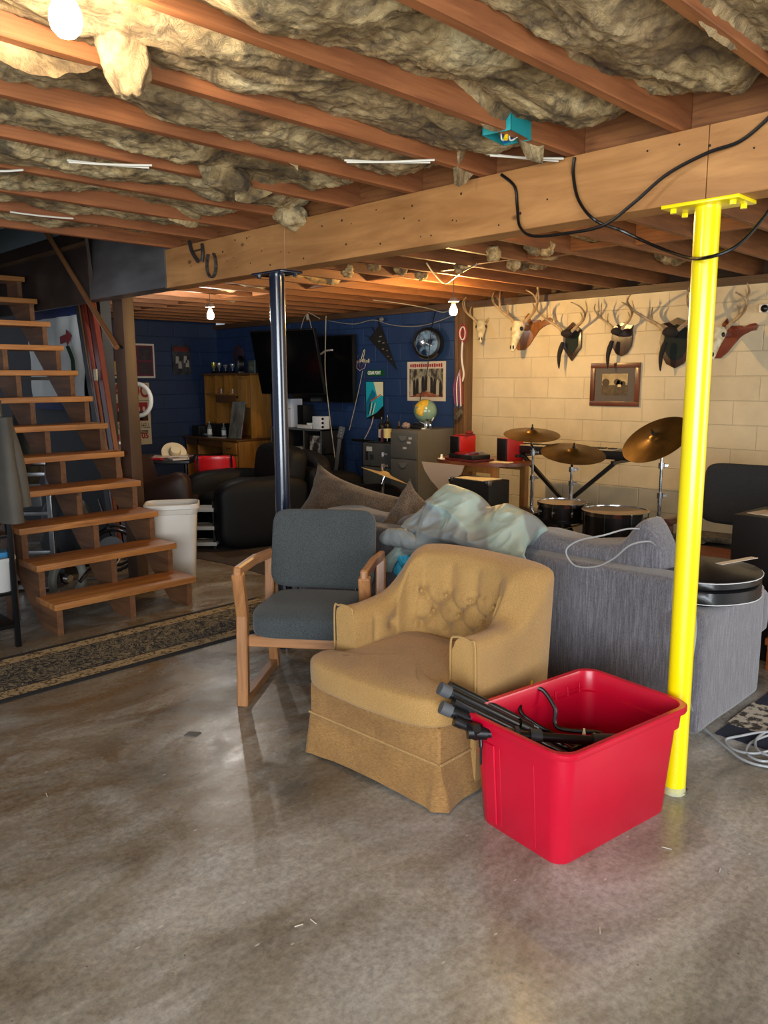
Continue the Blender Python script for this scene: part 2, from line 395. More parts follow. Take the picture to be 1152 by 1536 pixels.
def wad(c, r, sc, seed, mb):
    n0 = len(mb.bm.verts); bmesh.ops.create_icosphere(mb.bm, subdivisions=4, radius=1)
    mb.bm.verts.ensure_lookup_table()
    for v in mb.bm.verts[n0:]:
        d = v.co.copy(); k = 1+.35*fbm(d*1.3+V((seed, 0, 0)), 4)+.18*ridge(d*2.2+V((0, seed, 0)), 3)
        v.co = V(c)+V((d.x*sc[0], d.y*sc[1], d.z*sc[2]))*r*k
mb = MB(); spots = [(188, 74, 2.375, .058, (1.0, .8, 1.7)), (170, 40, 2.4, .08, (1, 1, 1)), (415, 165, 2.33, .06, (1.1, .8, .9)), (590, 165, 2.35, .07, (1.3, .8, .8)), (320, 190, 2.37, .06, (1.4, .7, .6)), (185, 200, 2.36, .07, (1.6, .7, .6)),
   (800, 160, 2.36, .07, (1.4, .8, .7)), (340, 265, 2.37, .07, (1.5, .8, .7)), (700, 60, 2.37, .09, (1.6, .9, .6)), (440, 325, 2.37, .07, (1.3, .9, .8)), (270, 385, 2.36, .05, (.8, .6, 1.6)), (640, 262, 2.37, .08, (1.6, .8, .7)), (1040, 60, 2.38, .1, (1.5, .9, .5)), (30, 30, 2.34, .07, (1.2, .7, .9))]
for i, (x, y, z, r, sc) in enumerate(spots[:1]+spots[7:8]+spots[9:11]): wad(at(x, y, Z=z), r, sc, i*3.3, mb)
tag(mb.build('hanging_insulation', INS, ang=180), 'torn wads of fiberglass insulation drooping below the near joists', 'insulation', kind='stuff')
mb = MB()
for i in range(26):
    x = 3.0+random.random()*3.4; y = .6+random.random()*7.2; wad((x, y, 2.46+random.random()*.06), .09+.05*random.random(), (1.6, .9, .7), i*2.1, mb)
for i, (px, py) in enumerate([(520, 405), (600, 402), (632, 410), (690, 398), (740, 380), (770, 395), (820, 372), (500, 418), (560, 395)]):
    p = at(px, py, Z=2.375); wad(p, .045, (1.3, .8, 1.1), i*4.4+70, mb)
tag(mb.build('insulation_scraps', INS, ang=180), 'scraps of old insulation caught between the far ceiling joists', 'insulation', kind='stuff')

# ------------------------------------------------------------------ beam and posts
BEAMW = wood('beam_wood', '#926132', '#c48d54', 1, .5, 6, True, .0, 'Object', 7)
bt = thing('support_beam', 'long pale laminated timber beam carrying the ceiling joists', 'beam', (2.748, 0, 2.13))
for a, b in ((-4.4, 1.176), (1.179, 3.398), (3.401, 4.62)):
    o = MB().box((-.062, a, 0), (.062, b, .232), .002, seg=1).build('beam_section', BEAMW, bt)
mb = MB(); random.seed(3)
for i in range(60):
    y = -1+random.random()*5.5; z = .03+.17*random.random(); r = .003+.004*random.random()*random.random()
    mb.cyl((-.0632, y, z), (-.061, y, z), r, n=8)
tag(mb.build('nail_marks', mat('knot_dark', '#2c170b', .8), bt), kind='stuff')
tag(MB().box((2.676, 4.6, 2.133), (2.81, 5.66, 2.62), .003).build('beam_cover', mat('dark_stained_panel', '#3a3634', .42, col2='#575352', scale=3, stretch=(1, .6, 2), coat=.2)), 'dark grey stained plywood covering the beam end near the stairs', 'panel')
mb = MB(); mb.prism([(0, 0), (.30, 0), (.34, .45), (-.25, .45)], .02, TX((2.70, 5.66, 2.16), (.55, .83, 0), (0, 0, 1)))
tag(mb.build('stair_skirt_board', mat('brown_stained_board', '#31221b', .45, col2='#44312a', scale=3)), 'dark brown stained board slanting up beside the stair opening', 'board')
def steel_post(y, col, lab, top=2.13):
    t = thing('steel_post', lab, 'post', (2.748, y, 0))
    MB().cyl((0, 0, .0), (0, 0, top-.01), .042, n=40).build('post_tube', col, t)
    pl = MB().box((-.075, -.13, top-.012), (.075, .13, top), .002).build('top_plate', col, t)
    for s in (-1, 1):
        for q in (-1, 1): MB().cyl((q*.045, s*.1, top-.026), (q*.045, s*.1, top-.01), .011, n=6).build('bolt', col, pl)
    return t
YEL = mat('yellow_gloss_paint', '#f2dc00', .28, coat=.5, bmp=.05, bscale=12)
NAVY = mat('navy_gloss_paint', '#08142a', .2, coat=.8, bmp=.05, bscale=12)
yp = steel_post(1.193, YEL, 'bright yellow painted steel column standing behind the red tub')
MB().cyl((0, 0, 0), (0, 0, .03), .0425, n=32).build('bare_base', mat('chipped_base', '#a9ab98', .7, col2='#c8c06a', scale=40), yp)
steel_post(3.555, NAVY, 'navy blue painted steel column behind the grey office armchair')
BRP = mat('brown_post_paint', '#3d2a1e', .5, col2='#4f392b', scale=4, stretch=(1, 1, .3), bmp=.2)
tag(MB().box((-.055, -.055, 0), (.055, .055, 2.6), .004).build('wooden_post', BRP, loc=(2.99, 5.78, 0), rot=(0, 0, .25)), 'brown painted wooden post beside the stairs with the handrail fixed to it', 'post')

# ------------------------------------------------------------------ stairs
TRW = wood('tread_wood', '#7d4a22', '#c08244', 0, .5, 8, True)
TRE = wood('tread_wood_high', '#8f5a2c', '#c58648', 0, .5, 8, True)
STW = wood('stringer_wood', '#4d2f18', '#7d5230', 1, .6, 7)
st = thing('staircase', 'open wooden staircase with thick plank treads rising to the left', 'stairs', (2.37, 4.72, 0))
RUN, RISE, TW, X0, X1 = .235, .205, .042, -.49, .50
for i in range(12):
    y = RUN*i; z = RISE*(i+1)
    MB().box((X0, y, z-TW), (X1, y+.29, z), .006).build('tread', TRE if i > 3 else TRW, st)
for x in (X0+.035, .03, X1-.045):
    pts = [(0.02, 0)]
    for i in range(14):
        pts.append((RUN*i+.02, RISE*(i+1)-TW)); pts.append((RUN*(i+1)+.02, RISE*(i+1)-TW))
    pts += [(RUN*14+.02, RISE*14-TW-.19), (.27, 0)]
    n_ = 14
    mb = MB(); M = TX((x-.019, 0, 0), (0, 1, 0), (0, 0, 1))
    # cut stringer: one triangle per step plus the sloping band under them
    for i in range(12):
        a = (RUN*i+.02, RISE*(i+1)-TW); b = (RUN*(i+1)+.02, RISE*(i+1)-TW); c = (RUN*i+.02, RISE*i-TW if i else 0)
        lo1 = (RUN*(i+1)+.02, RISE*(i+1)-TW-.185); lo0 = (RUN*i+.02+.04*(i == 0), max(RISE*i-TW-.185, 0))
        if i == 0: lo0 = (.17, 0); mb.prism([a, c, lo0, lo1, b], .038, M)
        else: mb.prism([a, c, lo0, lo1, b], .038, M)
    mb.build('stringer', STW, st, smooth=False)
mb = MB().box((X0-.055, .56, 0), (X0-.004, .66, .74), .004)
mb.build('side_board', STW, st)
BR = mat('rail_brass', '#a9744a', .25, .5, coat=.6)
ht = thing('stair_handrail', 'slanted glossy brown handrail running up from the brown post', 'handrail', (0, 0, 0))
MB().tube([(2.86, 5.66, 1.80), (2.86, 7.05, 3.02)], .021, 12).build('rail', BR, ht)
MB().tube([(2.86, 5.72, 1.85), (2.95, 5.74, 1.80)], .009, 8).build('bracket', DARK, ht)
# ================================================================== FOREGROUND
def local_frame(p, ang): return Matrix.Translation(V(p)) @ Matrix.Rotation(ang, 4, 'Z')
# ------------------------------------------------------------------ red storage tub
REDP = mat('red_tub_plastic', '#c4062c', .34, coat=.15, bmp=.06, bscale=90, col2='#b80529', scale=3)
def rrect(w, l, r, n=7):
    out = []
    for cx, cy, a in ((w/2-r, l/2-r, 0), (-w/2+r, l/2-r, pi/2), (-w/2+r, -l/2+r, pi), (w/2-r, -l/2+r, 1.5*pi)):
        for k in range(n+1):
            t = a+pi/2*k/n; out.append((cx+r*cos(t), cy+r*sin(t)))
    return out
tb = thing('storage_tub', 'red open plastic storage tub on the concrete in front of the yellow post', 'storage tub', (2.345, 1.379, 0), R(-8.4))
mb = MB()
def ring(w, l, r, z): return [mb.bm.verts.new((x, y, z)) for x, y in rrect(w, l, r)]
def skin(rs):
    for a, b in zip(rs, rs[1:]):
        n = len(a)
        for k in range(n): mb.bm.faces.new((a[k], a[(k+1) % n], b[(k+1) % n], b[k]))
outer = [ring(.58, .37, .05, .0), ring(.59, .38, .055, .008), ring(.632, .422, .06, .325), ring(.652, .442, .06, .33), ring(.658, .448, .06, .385), ring(.688, .478, .07, .388), ring(.692, .482, .07, .394), ring(.692, .482, .07, .408), ring(.684, .474, .07, .412),
         ring(.650, .440, .06, .411), ring(.644, .434, .058, .404), ring(.636, .426, .056, .335), ring(.618, .408, .055, .33), ring(.580, .37, .05, .012)]
skin(outer); mb.bm.faces.new(outer[0][::-1]); mb.bm.faces.new(outer[-1])
mb.build('tub_body', REDP, tb, ang=30)
# moulded ribs on the end and long sides
for y in (-.085, .07): MB().bar((-.2945, y, .02), (-.3155, y, .32), .004, .006, .001, (0, 1, 0)).build('moulded_rib', REDP, tb)
MB().bar((-.296, .115, .02), (-.318, .115, .32), .05, .008, .003, (1, 0, 0)).build('moulded_rib', REDP, tb)
mb = MB()
for x in (.13, .20, .27): mb.bar((x, .212, .37), (x, .2085, .33), .010, .006, .002, (0, 1, 0))
mb.bar((.11, .2095, .345), (.30, .2095, .345), .006, .006, .002).build('moulded_latch', REDP, tb)
def tub_pt(x, y, z): return (Matrix.Translation((2.345, 1.379, 0)) @ Matrix.Rotation(R(-8.4), 4, 'Z')) @ V((x, y, z))
# folded speaker tripods sticking out of the tub
SAT = mat('satin_black_paint', '#101113', .32, coat=.3); GREYC = mat('grey_rubber_cap', '#4d4f52', .6)
def tri(lab, p, q, cluster):
    t = thing('tripod_stand', lab, 'tripod', p); d = V(q)-V(p); u = d.normalized(); s = u.cross(V((0, 0, 1))).normalized(); w = s.cross(u)
    MB().cyl((0, 0, 0), d, .0215, n=20).build('leg', SAT, t)
    MB().cyl(s*.040+w*-.012+u*.05, s*.036+w*-.012+d*.93, .0175, n=16).build('leg', SAT, t)
    if cluster: MB().cyl(-s*.038+w*.014+u*.03, -s*.034+w*.012+d*.93, .0175, n=16).build('leg', SAT, t)
    MB().cyl(-u*.012, u*.028, .0235, n=20).build('end_cap', GREYC, t)
    MB().cyl(s*.040+w*-.012+u*.04, s*.04+w*-.012+u*.07, .0195, n=16).build('end_cap', BLACK, t)
    MB().bar(d*.45-s*.05, d*.45+s*.05, .045, .016, .004).cyl(d*.42, d*.49, .030, n=20).build('collar', BLACK, t)
    return t
a1 = tub_pt(-.36, .15, .475); b1 = tub_pt(.16, -.06, .10)
tri('folded black tripod stand leaning out of the tub, upper one with three legs', at(664, 1034, X=2.0), tub_pt(.20, -.02, .10), True)
tri('folded black tripod stand with grey end cap, middle one in the tub', at(666, 1062, X=1.97), tub_pt(.14, -.10, .10), False)
p = at(708, 1098, X=1.995); q = tub_pt(.12, -.17, .30)
t = thing('tripod_stand', 'folded black tripod with clamp knobs hooked over the rim of the tub', 'tripod', p)
d = q-p; u = d.normalized(); s = u.cross(V((0, 0, 1))).normalized(); w = s.cross(u)
MB().cyl((0, 0, 0), d, .016, n=20).build('tube', SAT, t)
MB().cyl(u*.07, u*.15, .024, n=20).cyl(u*.145, u*.16, .030, n=20).build('collar', mat('dark_grey_plastic', '#33363a', .45), t)
MB().cyl(u*.20, u*.24, .026, n=20).build('collar', mat('dark_grey_plastic', '#33363a', .45), t); MB().cyl(d*.72, d*.9, .024, .030, n=20).build('collar', mat('dark_grey_plastic', '#33363a', .45), t)
MB().cyl(-u*.015, u*.05, .024, n=20).box(u*.01-V((.02, .02, .02)), u*.01+V((.02, .02, .03)), .006).cyl(u*.02, u*.02+V((-.03, -.02, .03)), .009, .014, n=12).build('clamp', BLACK, t)
MB().bar(u*.03+w*-.01, u*.03+V((-.01, -.01, -.05)), .012, .018, .004).cyl(u*.03+V((-.012, -.012, -.04)), u*.03+V((-.014, -.014, -.105)), .004, n=10).build('knob', BLACK, t)
CAB = mat('black_cable', '#08080a', .35)
c0 = at(800, 1040, X=2.45)
tag(MB().tube(spline([tub_pt(.02, .05, .25), at(784, 1072, X=2.3), at(790, 1040, X=2.38), at(812, 1034, X=2.42), at(832, 1062, X=2.42), at(838, 1092, X=2.4), tub_pt(.12, -.02, .28), tub_pt(-.05, -.02, .27), tub_pt(.1, .06, .2)], 8), .008, 8).build('coiled_cable', CAB), 'thick black cable looped up out of the red tub', 'cable')
YC = mat('yellow_cap', '#e3c11a', .4); IV = mat('ivory_cap', '#e9dcb4', .4)
def plug(lab, p, m):
    o = MB().lathe([(.003, -.016), (.006, -.014), (.006, .006), (.004, .012), (.004, .02)], n=12).build('cable_tip', m, loc=p); tag(o, lab, 'cable tip'); return o
plug('small yellow tip standing above the far rim of the red tub', at(798, 1027, X=2.5)+V((0, 0, -.004)), YC)
plug('small ivory tip against the inner wall of the red tub', at(876, 1101, X=2.35), IV)
plug('small yellow tip beside the ivory one inside the red tub', at(891, 1108, X=2.35), YC)

# ------------------------------------------------------------------ gold armchair
GOLD = fabric('gold_velvet', '#95703c', '#bd9558', 260, (1, 1, 3), 3.5, .3, .85, .35, .15)
GOLD2 = fabric('gold_velvet_worn', '#80592c', '#aa8048', 110, (.6, .6, 7), 6, .5, .85, .4, .12)
GC = V((2.012, 2.092, 0)); ga = thing('upholstered_armchair', 'gold velvet swivel armchair with button-tufted back and worn skirt', 'armchair', GC, R(1.5))
# local: front faces -x; x 0..0.74, y -.36...36
def mkskirt():
    mb = MB(); L = [(-.0, -.355), (.72, -.355), (.72, .355), (0, .355)]
    def path(u):
        per = [.72, .71, .72, .71]; T = sum(per)*u; pts = [V((0, -.355)), V((.72, -.355)), V((.72, .355)), V((0, .355)), V((0, -.355))]
        i = 0
        while i < 3 and T > per[i]: T -= per[i]; i += 1
        t = T/per[i]; p = pts[i].lerp(pts[i+1], t); nrm = [V((0, -1)), V((1, 0)), V((0, 1)), V((-1, 0))][i]; return p, nrm, t
    def fn(u, v):
        p, nrm, t = path(u % 1.0); z = .175*(1-v)+.004*0
        flare = .022*v+.012*v*noise.noise(V((p.x*9, p.y*9, 1.1)))
        ed = min(t, 1-t); flare += .016*v*math.exp(-(ed/.05)**2)*1.0
        q = V((p.x, p.y, 0))+V((nrm.x, nrm.y, 0))*flare
        q.z = .178-.172*v + .022*v*math.exp(-((ed)/.12)**2)*0 + .012*v*(1-math.exp(-(ed/.3)**2)) ; return q
    mb.grid(fn, 220, 8, cu=True); return mb
mkskirt().build('skirt', GOLD2, ga, ang=60)
MB().tube([(-.006, -.35, .178), (-.006, .35, .178)], .005, 6).build('welt', GOLD, ga); MB().tube([(0, -.359, .178), (.72, -.359, .178)], .005, 6).build('welt', GOLD, ga)
mb = MB(); mb.box((-.004, -.354, .05), (.72, .35, .315), .02, seg=3)
mb.build('base', GOLD2, ga)
# seat cushion, T shaped, front edge bowed
mb = MB()
def cf(q):
    k = max(0, -q.x/.3); q = q.copy(); q.x -= .035*(1-(q.y/.37)**2)*k
    if q.x > -.17: q.y *= .80 if abs(q.y) > .1 else 1
    return q
cushion(mb, (.60, .74, .135), Matrix.Translation((.27, 0, .365)), 7, .16, 26, 3, .002, 5, cf)
mb.build('seat_cushion', GOLD, ga, ang=70)
# barrel back with arms: swept section
def arm_back():
    mb = MB()
    # outer path from the front of one arm (y -) round the back to the other; param u
    P = [(.18, -.385), (.32, -.385), (.50, -.38), (.66, -.37), (.74, -.31), (.775, 0), (.76, .30), (.68, .37), (.50, .375), (.32, .37), (.17, .365)]
    I = [(.18, -.27), (.30, -.265), (.42, -.255), (.50, -.24), (.55, -.15), (.565, 0), (.56, .15), (.50, .24), (.42, .25), (.30, .255), (.17, .255)]
    Zt = [.605, .60, .62, .755, .795, .805, .80, .77, .63, .60, .605]
    po = spline([(a, b, 0) for a, b in P], 12); pi_ = spline([(a, b, 0) for a, b in I], 12); zt = [p.x for p in spline([(z, 0, 0) for z in Zt], 12)]
    n = len(po); nv = 64
    import bisect
    # arc length along the inner path (for the tufting)
    al = [0]
    for a, b in zip(pi_, pi_[1:]): al.append(al[-1]+(b-a).length)
    mid = al[-1]/2
    btn = [(-.2, .62), (-.067, .62), (.067, .62), (.2, .62), (-.133, .54), (0, .54), (.133, .54), (-.2, .47), (-.067, .47), (.067, .47), (.2, .47), (-.36, .49), (.36, .49)]
    def fn(u, v):
        i = min(int(round(u*(n-1))), n-1); o, q = po[i], pi_[i]; z = zt[i]; s = al[i]-mid
        th = (o-q).length; lean = max(0, (z-.6)/.225)
        # outer bottom -> outer top -> rounded roll -> inner top -> inner bottom
        if v < .32:
            t = v/.32; c = o.lerp(q, .0); c = V((o.x, o.y, .05+(z-.05-.05)*t)); c += (V((q.x, q.y, 0))-V((o.x, o.y, 0)))*(.05*(1-t)) ; base = c
            base += V((.035*lean*t, 0, 0))
        elif v < .55:
            t = (v-.32)/.23; a = pi*t; c = (o+q)/2; rx = (o-q)/2
            base = V((c.x, c.y, 0))+rx*cos(a)*(1-.25*lean*t); base.z = z-.05+.05*sin(a)**.7
            base += V((.035*lean, 0, 0))*(1-.2*t)
            if t > .5: base.z += -.02*(t-.5)
        else:
            t = (v-.55)/.45; zz = (z-.06)*(1-t)+.36*t; c = (o+q)/2; rx = (o-q)/2
            base = V((c.x, c.y, 0))-rx*(1-.25*lean*(1-t)); base.z = zz; base += V((.028*lean*(1-t), 0, 0))
            inn = (q-o).normalized()
            # tufting
            puff = .020*min(1, abs(sin(pi*(s+.067)/.133))**.6) if zz > .44 and abs(s) < .5 else .010
            d = 9
            for bs, bz in btn: d = min(d, math.hypot(s-bs, (zz-bz)*1.0))
            puff -= .040*math.exp(-(d/.022)**2)
            # diamond pleats between buttons
            if .45 < zz < .64 and abs(s) < .23:
                a1 = abs(((s-.067)/.133+(zz-.62)/.08*.5) % 1.0-.5); a2 = abs(((s-.067)/.133-(zz-.62)/.08*.5) % 1.0-.5)
                puff = .030-.028*math.exp(-((.5-max(a1, a2))/.07)**2)-.030*math.exp(-(d/.022)**2)-.004*noise.noise(V((s*60, zz*60, 1)))
            base += inn*puff*1.0
            base += inn*.0025*noise.noise(V((s*22, zz*22, 0)))
        e = noise.noise(V((base.x*5, base.y*5, base.z*5))); return base+V((0, 0, .004*e))
    g = mb.grid(fn, 121, nv)
    for row in (g[0], g[-1]):
        mb.bm.faces.new(row)
    return mb
arm_back().build('backrest', GOLD, ga, ang=75)
for s_ in (-1, 1):
    MB().tube(spline([(.175, s_*.375, .18), (.172, s_*.377, .56), (.172, s_*.35, .601), (.172, s_*.285, .603), (.172, s_*.262, .57), (.175, s_*.262, .38)], 6), .0042, 6).build('arm_piping', GOLD, ga)
for s_, z_ in ((-.2, .62), (-.067, .62), (.067, .62), (.2, .62), (-.133, .54), (0, .54), (.133, .54)):
    MB().sph((.555-abs(s_)*.1, s_*.98, z_), .009, u=10, v=6, sc=(.5, 1, 1)).build('tuft_button', GOLD, ga)
# ------------------------------------------------------------------ grey office armchair
GFAB = fabric('grey_blue_tweed', '#25292b', '#4d5354', 420, (1, 1, 1), 4, .15, .95, .5, .15)
OAK = wood('oak_frame', '#8a5a32', '#bd8655', 2, .4, 9, False, .2)
OAKX = wood('oak_frame_along', '#8a5a32', '#bd8655', 1, .4, 9, False, .2)
ang = R(-53)       # local x = width (towards the right), local y = towards the back
gc = thing('office_armchair', 'oak framed armchair with dark grey tweed seat and back beside the gold armchair', 'armchair', V((2.075, 3.035, 0)), ang)
for nm, x in (('side', 0.0), ('side', .60)):
    fr = MB()
    fr.bar((x, .0, .0), (x, .035, .46), .045, .055, .006, (1, 0, 0)); fr.bar((x, .035, .44), (x, -.015, .66), .045, .055, .006, (1, 0, 0))
    o = fr.build('leg', OAK, gc)
    MB().bar((x, .56, .0), (x, .50, .40), .045, .05, .006, (1, 0, 0)).bar((x, .50, .38), (x, .53, .63), .045, .05, .006, (1, 0, 0)).build('leg', OAK, gc)
    MB().bar((x, -.035, .672), (x, .27, .668), .05, .034, .008, (1, 0, 0)).bar((x, .25, .668), (x, .56, .636), .05, .034, .008, (1, 0, 0)).build('armrest', OAKX, gc)
    MB().bar((x, .02, .022), (x, .545, .022), .045, .044, .004, (1, 0, 0)).build('runner', OAKX, gc)
MB().bar((.02, .045, .315), (.58, .045, .315), .025, .055, .004).bar((.02, .47, .315), (.58, .47, .315), .025, .05, .004).build('seat_rail', wood('oak_frame_wide', '#8a5a32', '#bd8655', 0, .4, 9, False, .2), gc)
def seatf(q):
    q = q.copy()
    if q.y < -.12: q.z -= (-.12-q.y)**2*1.1
    return q
mb = MB(); cushion(mb, (.535, .56, .125), Matrix.Translation((.30, .27, .405)) @ Matrix.Rotation(R(-3), 4, 'X'), 6, .1, 24, 1, .001, 3, seatf)
mb.build('seat', GFAB, gc, ang=70)
mb = MB(); cushion(mb, (.555, .085, .42), Matrix.Translation((.29, .575, .662)) @ Matrix.Rotation(R(-13), 4, 'X'), 7, .0, 24, 2, .001, 3, lambda q: V((q.x, q.y+.05*(q.x/.27)**2*-1+.02, q.z)))
mb.build('backrest', GFAB, gc, ang=70)
for x in (.14, .46): MB().bar((x, .52, .36), (x, .60, .62), .03, .012, .002, (1, 0, 0)).build('back_bracket', DARK, gc)

# ------------------------------------------------------------------ sofa
def m_sofa():
    m, n, b = _nt('grey_chenille', .95, 0)
    f = nz(n, coords(n, 'Object', (1, 1, .06)), 150, 3, .7); g = nz(n, coords(n, 'Object', (1, 1, .3)), 400, 2)
    c = ramp(n, f, [(.3, hx('#3d3b3f')), (.5, hx('#5f5d62')), (.72, hx('#85838a'))]); c = mix(n, .35, c, ramp(n, g, [(.35, hx('#444247')), (.65, hx('#84828a'))]))
    n.links.new(c, b.inputs['Base Color']); bump(n, b, f, .4, .003); b.inputs['Sheen Weight'].default_value = .3; return m
SOFA = m_sofa()
sf = thing('sofa', 'long grey chenille sofa with its back turned, behind the gold armchair', 'sofa', (3.2, 1.3, 0))
def softbox(name, a, b, m, parent, bev=.03, wr=.004, seed=0, sub=3):
    mb = MB(); mb.box(a, b, bev, seg=3)
    bmesh.ops.subdivide_edges(mb.bm, edges=[e for e in mb.bm.edges if e.calc_length() > .12], cuts=6, use_grid_fill=True)
    for v in mb.bm.verts:
        p = v.co; n_ = noise.noise_vector(V((p.x*3+seed, p.y*3, p.z*3))); v.co = p+n_*wr*2
    return mb.build(name, m, parent, ang=50)
softbox('back_frame', (0, .14, .03), (.17, 2.75, .70), SOFA, sf, .03, .004)
softbox('arm', (.0, 0.0, .03), (.70, .21, .575), SOFA, sf, .035, .003, 3)
softbox('arm', (.0, 2.6, .03), (.85, 2.82, .575), SOFA, sf, .035, .003, 4)
softbox('base', (.1, .15, .04), (.78, 2.7, .30), SOFA, sf, .02, .002)
softbox('front_cushion', (.70, .04, .27), (.93, .23, .50), SOFA, sf, .06, .006, 9)
def seatc(y0, y1, k):
    mb = MB(); cushion(mb, (.72, y1-y0, .17), Matrix.Translation((.52, (y0+y1)/2, .385)), 6, .1, 20, k, .004, 4); mb.build('seat_cushion', SOFA, sf, ang=70)
seatc(.2, 1.1, 1); seatc(1.1, 2.0, 2); seatc(2.0, 2.62, 3)
def backc(y0, y1, z1, k, f=None, th=.22, x=.22, lean=0):
    mb = MB(); cushion(mb, (th, y1-y0, z1-.40), Matrix.Translation((x, (y0+y1)/2, (z1+.40)/2)) @ Matrix.Rotation(lean, 4, 'Y'), 5, 0, 26, k, .012, 5, f); mb.build('back_cushion', SOFA, sf, ang=70)
def peak(q):
    q = q.copy()
    if q.z > 0: q.z += .13*math.exp(-((q.y+.29)/.08)**2)-.02*(math.cos(q.y*7))*.5
    return q
backc(.25, 1.05, .79, 1, peak); backc(1.0, 1.95, .775, 2); backc(1.92, 2.62, .74, 3)
# ------------------------------------------------------------------ loose pillows
TAUPE = fabric('taupe_velour', '#4a3c31', '#75634f', 120, (1, 1, 1), 5, .35, .9, .3, .1)
def pillow(lab, c, size, rot, seed):
    mb = MB()
    def f(u, v):
        pass
    n = 30; T = Euler(rot).to_matrix().to_4x4()
    for sgn in (1, -1):
        def fn(u, v, sgn=sgn):
            x, y = u*2-1, v*2-1; k = 1-.10*(1-x*x)*abs(y)**3-.0; kx = 1-.12*(1-y*y); ky = 1-.12*(1-x*x)
            h = ((1-x**4)*(1-y**4))**.55; z = sgn*h*size[2]/2
            z += h*.02*fbm((x*2.3+seed, y*2.3, sgn), 3) - h*.030*ridge((x*1.3+seed, y*2.2, sgn*2.), 3)
            ex = .13*max(0, -x)**4*max(0, y)**4
            return T @ V(((x*kx-ex*.3)*size[0]/2, (y*ky+ex*1.2)*size[1]/2, z))
        mb.grid(fn, n, n)
    bmesh.ops.remove_doubles(mb.bm, verts=mb.bm.verts[:], dist=.002)
    return tag(mb.build('throw_pillow', TAUPE, loc=c, ang=70), lab, 'pillow')
pillow('large taupe velour pillow with a pointed corner lying over the sofa back', (3.50, 3.84, .655), (.92, .50, .17), (R(60), R(9), R(-88)), 1)
pillow('smaller taupe velour pillow slumped beside the grey tarp on the sofa back', (3.40, 3.17, .66), (.42, .44, .16), (R(62), R(26), R(-86)), 5)
# ------------------------------------------------------------------ crumpled grey tarp
def m_tarp():
    m, n, b = _nt('grey_green_nylon', .5, 0)
    g = nz(n, coords(n, 'Object'), 2.2, 2, .4, .4)
    c = ramp(n, g, [(.49, hx('#858b8b')), (.51, hx('#9aada7'))]); n.links.new(c, b.inputs['Base Color']); bump(n, b, nz(n, coords(n, 'Object'), 18, 4, .6, 1.), .25, .01); return m
TARP = m_tarp()
def tarp():
    mb = MB()
    crest = [(3.20, .52), (3.10, .69), (2.974, .838), (2.90, .914), (2.79, .975), (2.68, .968), (2.592, .944), (2.52, .885), (2.44, .900), (2.39, .912), (2.31, .893), (2.235, .868), (2.20, .80), (2.24, .72)]
    hem = [(3.06, .50), (3.0, .58), (2.93, .615), (2.84, .63), (2.75, .70), (2.66, .715), (2.58, .72), (2.48, .71), (2.38, .70), (2.30, .70), (2.22, .70), (2.14, .70), (2.10, .70), (2.12, .69)]
    C_ = spline([(0, a, b) for a, b in crest], 12); H_ = spline([(0, a*.945+.08, b) for a, b in hem], 12); n = len(C_)
    def tri_(x): return abs((x % 1.0)-.5)*2
    def fn(u, v):
        i = min(int(round(u*(n-1))), n-1); c, h = C_[i], H_[i]
        if v < .62:
            t = v/.62; y = h.y*(1-t)+c.y*t; z = h.z+(c.z-h.z)*t
            x = 3.03+.27*t**1.2 - .05*sin(pi*t)
        else:
            t = (v-.62)/.38; y = c.y; z = c.z-(c.z-.62)*t**1.6; x = 3.30+.27*t
        p = V((x, y, z)); k = min(1, v*5+.3)*(1 if v < .55 else max(.25, 1-(v-.55)*6))
        w = .22*noise.noise(V((y*2.2, z*2.2, 3)))
        f = .60*tri_(y*1.4+z*2.3+w*3)+.45*tri_(-y*2.2+z*1.5+w*4+.3)+.12*tri_(y*4.1+z*2.2+w*9)+.05*tri_(y*3.0-z*7.5+w*12)
        c1 = 1-abs(noise.noise(V((y*3.1+w, z*2.4-y, 7.)))*2.4); c2 = 1-abs(noise.noise(V((y*2.0-z*4.2, z*5.5+w*2, 2.)))*2.6); c3 = 1-abs(noise.noise(V((y*9+z*4, z*9, 5.)))*2.5)
        cr = .6*max(0, c1)**3+.6*max(0, c2)**3+.25*max(0, c3)**2
        p.x -= k*(.075*(f-.5)+.034*cr); p.z += k*(.012*(f-.5)+.012*cr); p.y += k*.02*noise.noise(V((y*4, z*7, 1)))
        if v < .06: p.x += .02*(1-v/.06)
        return p
    mb.grid(fn, n, 110); return mb
to = tag(tarp().build('nylon_tarp', TARP, ang=28), 'crumpled grey green nylon cover heaped on the sofa back above the gold armchair', 'tarp')
s = to.modifiers.new('thick', 'SOLIDIFY'); s.thickness = .003
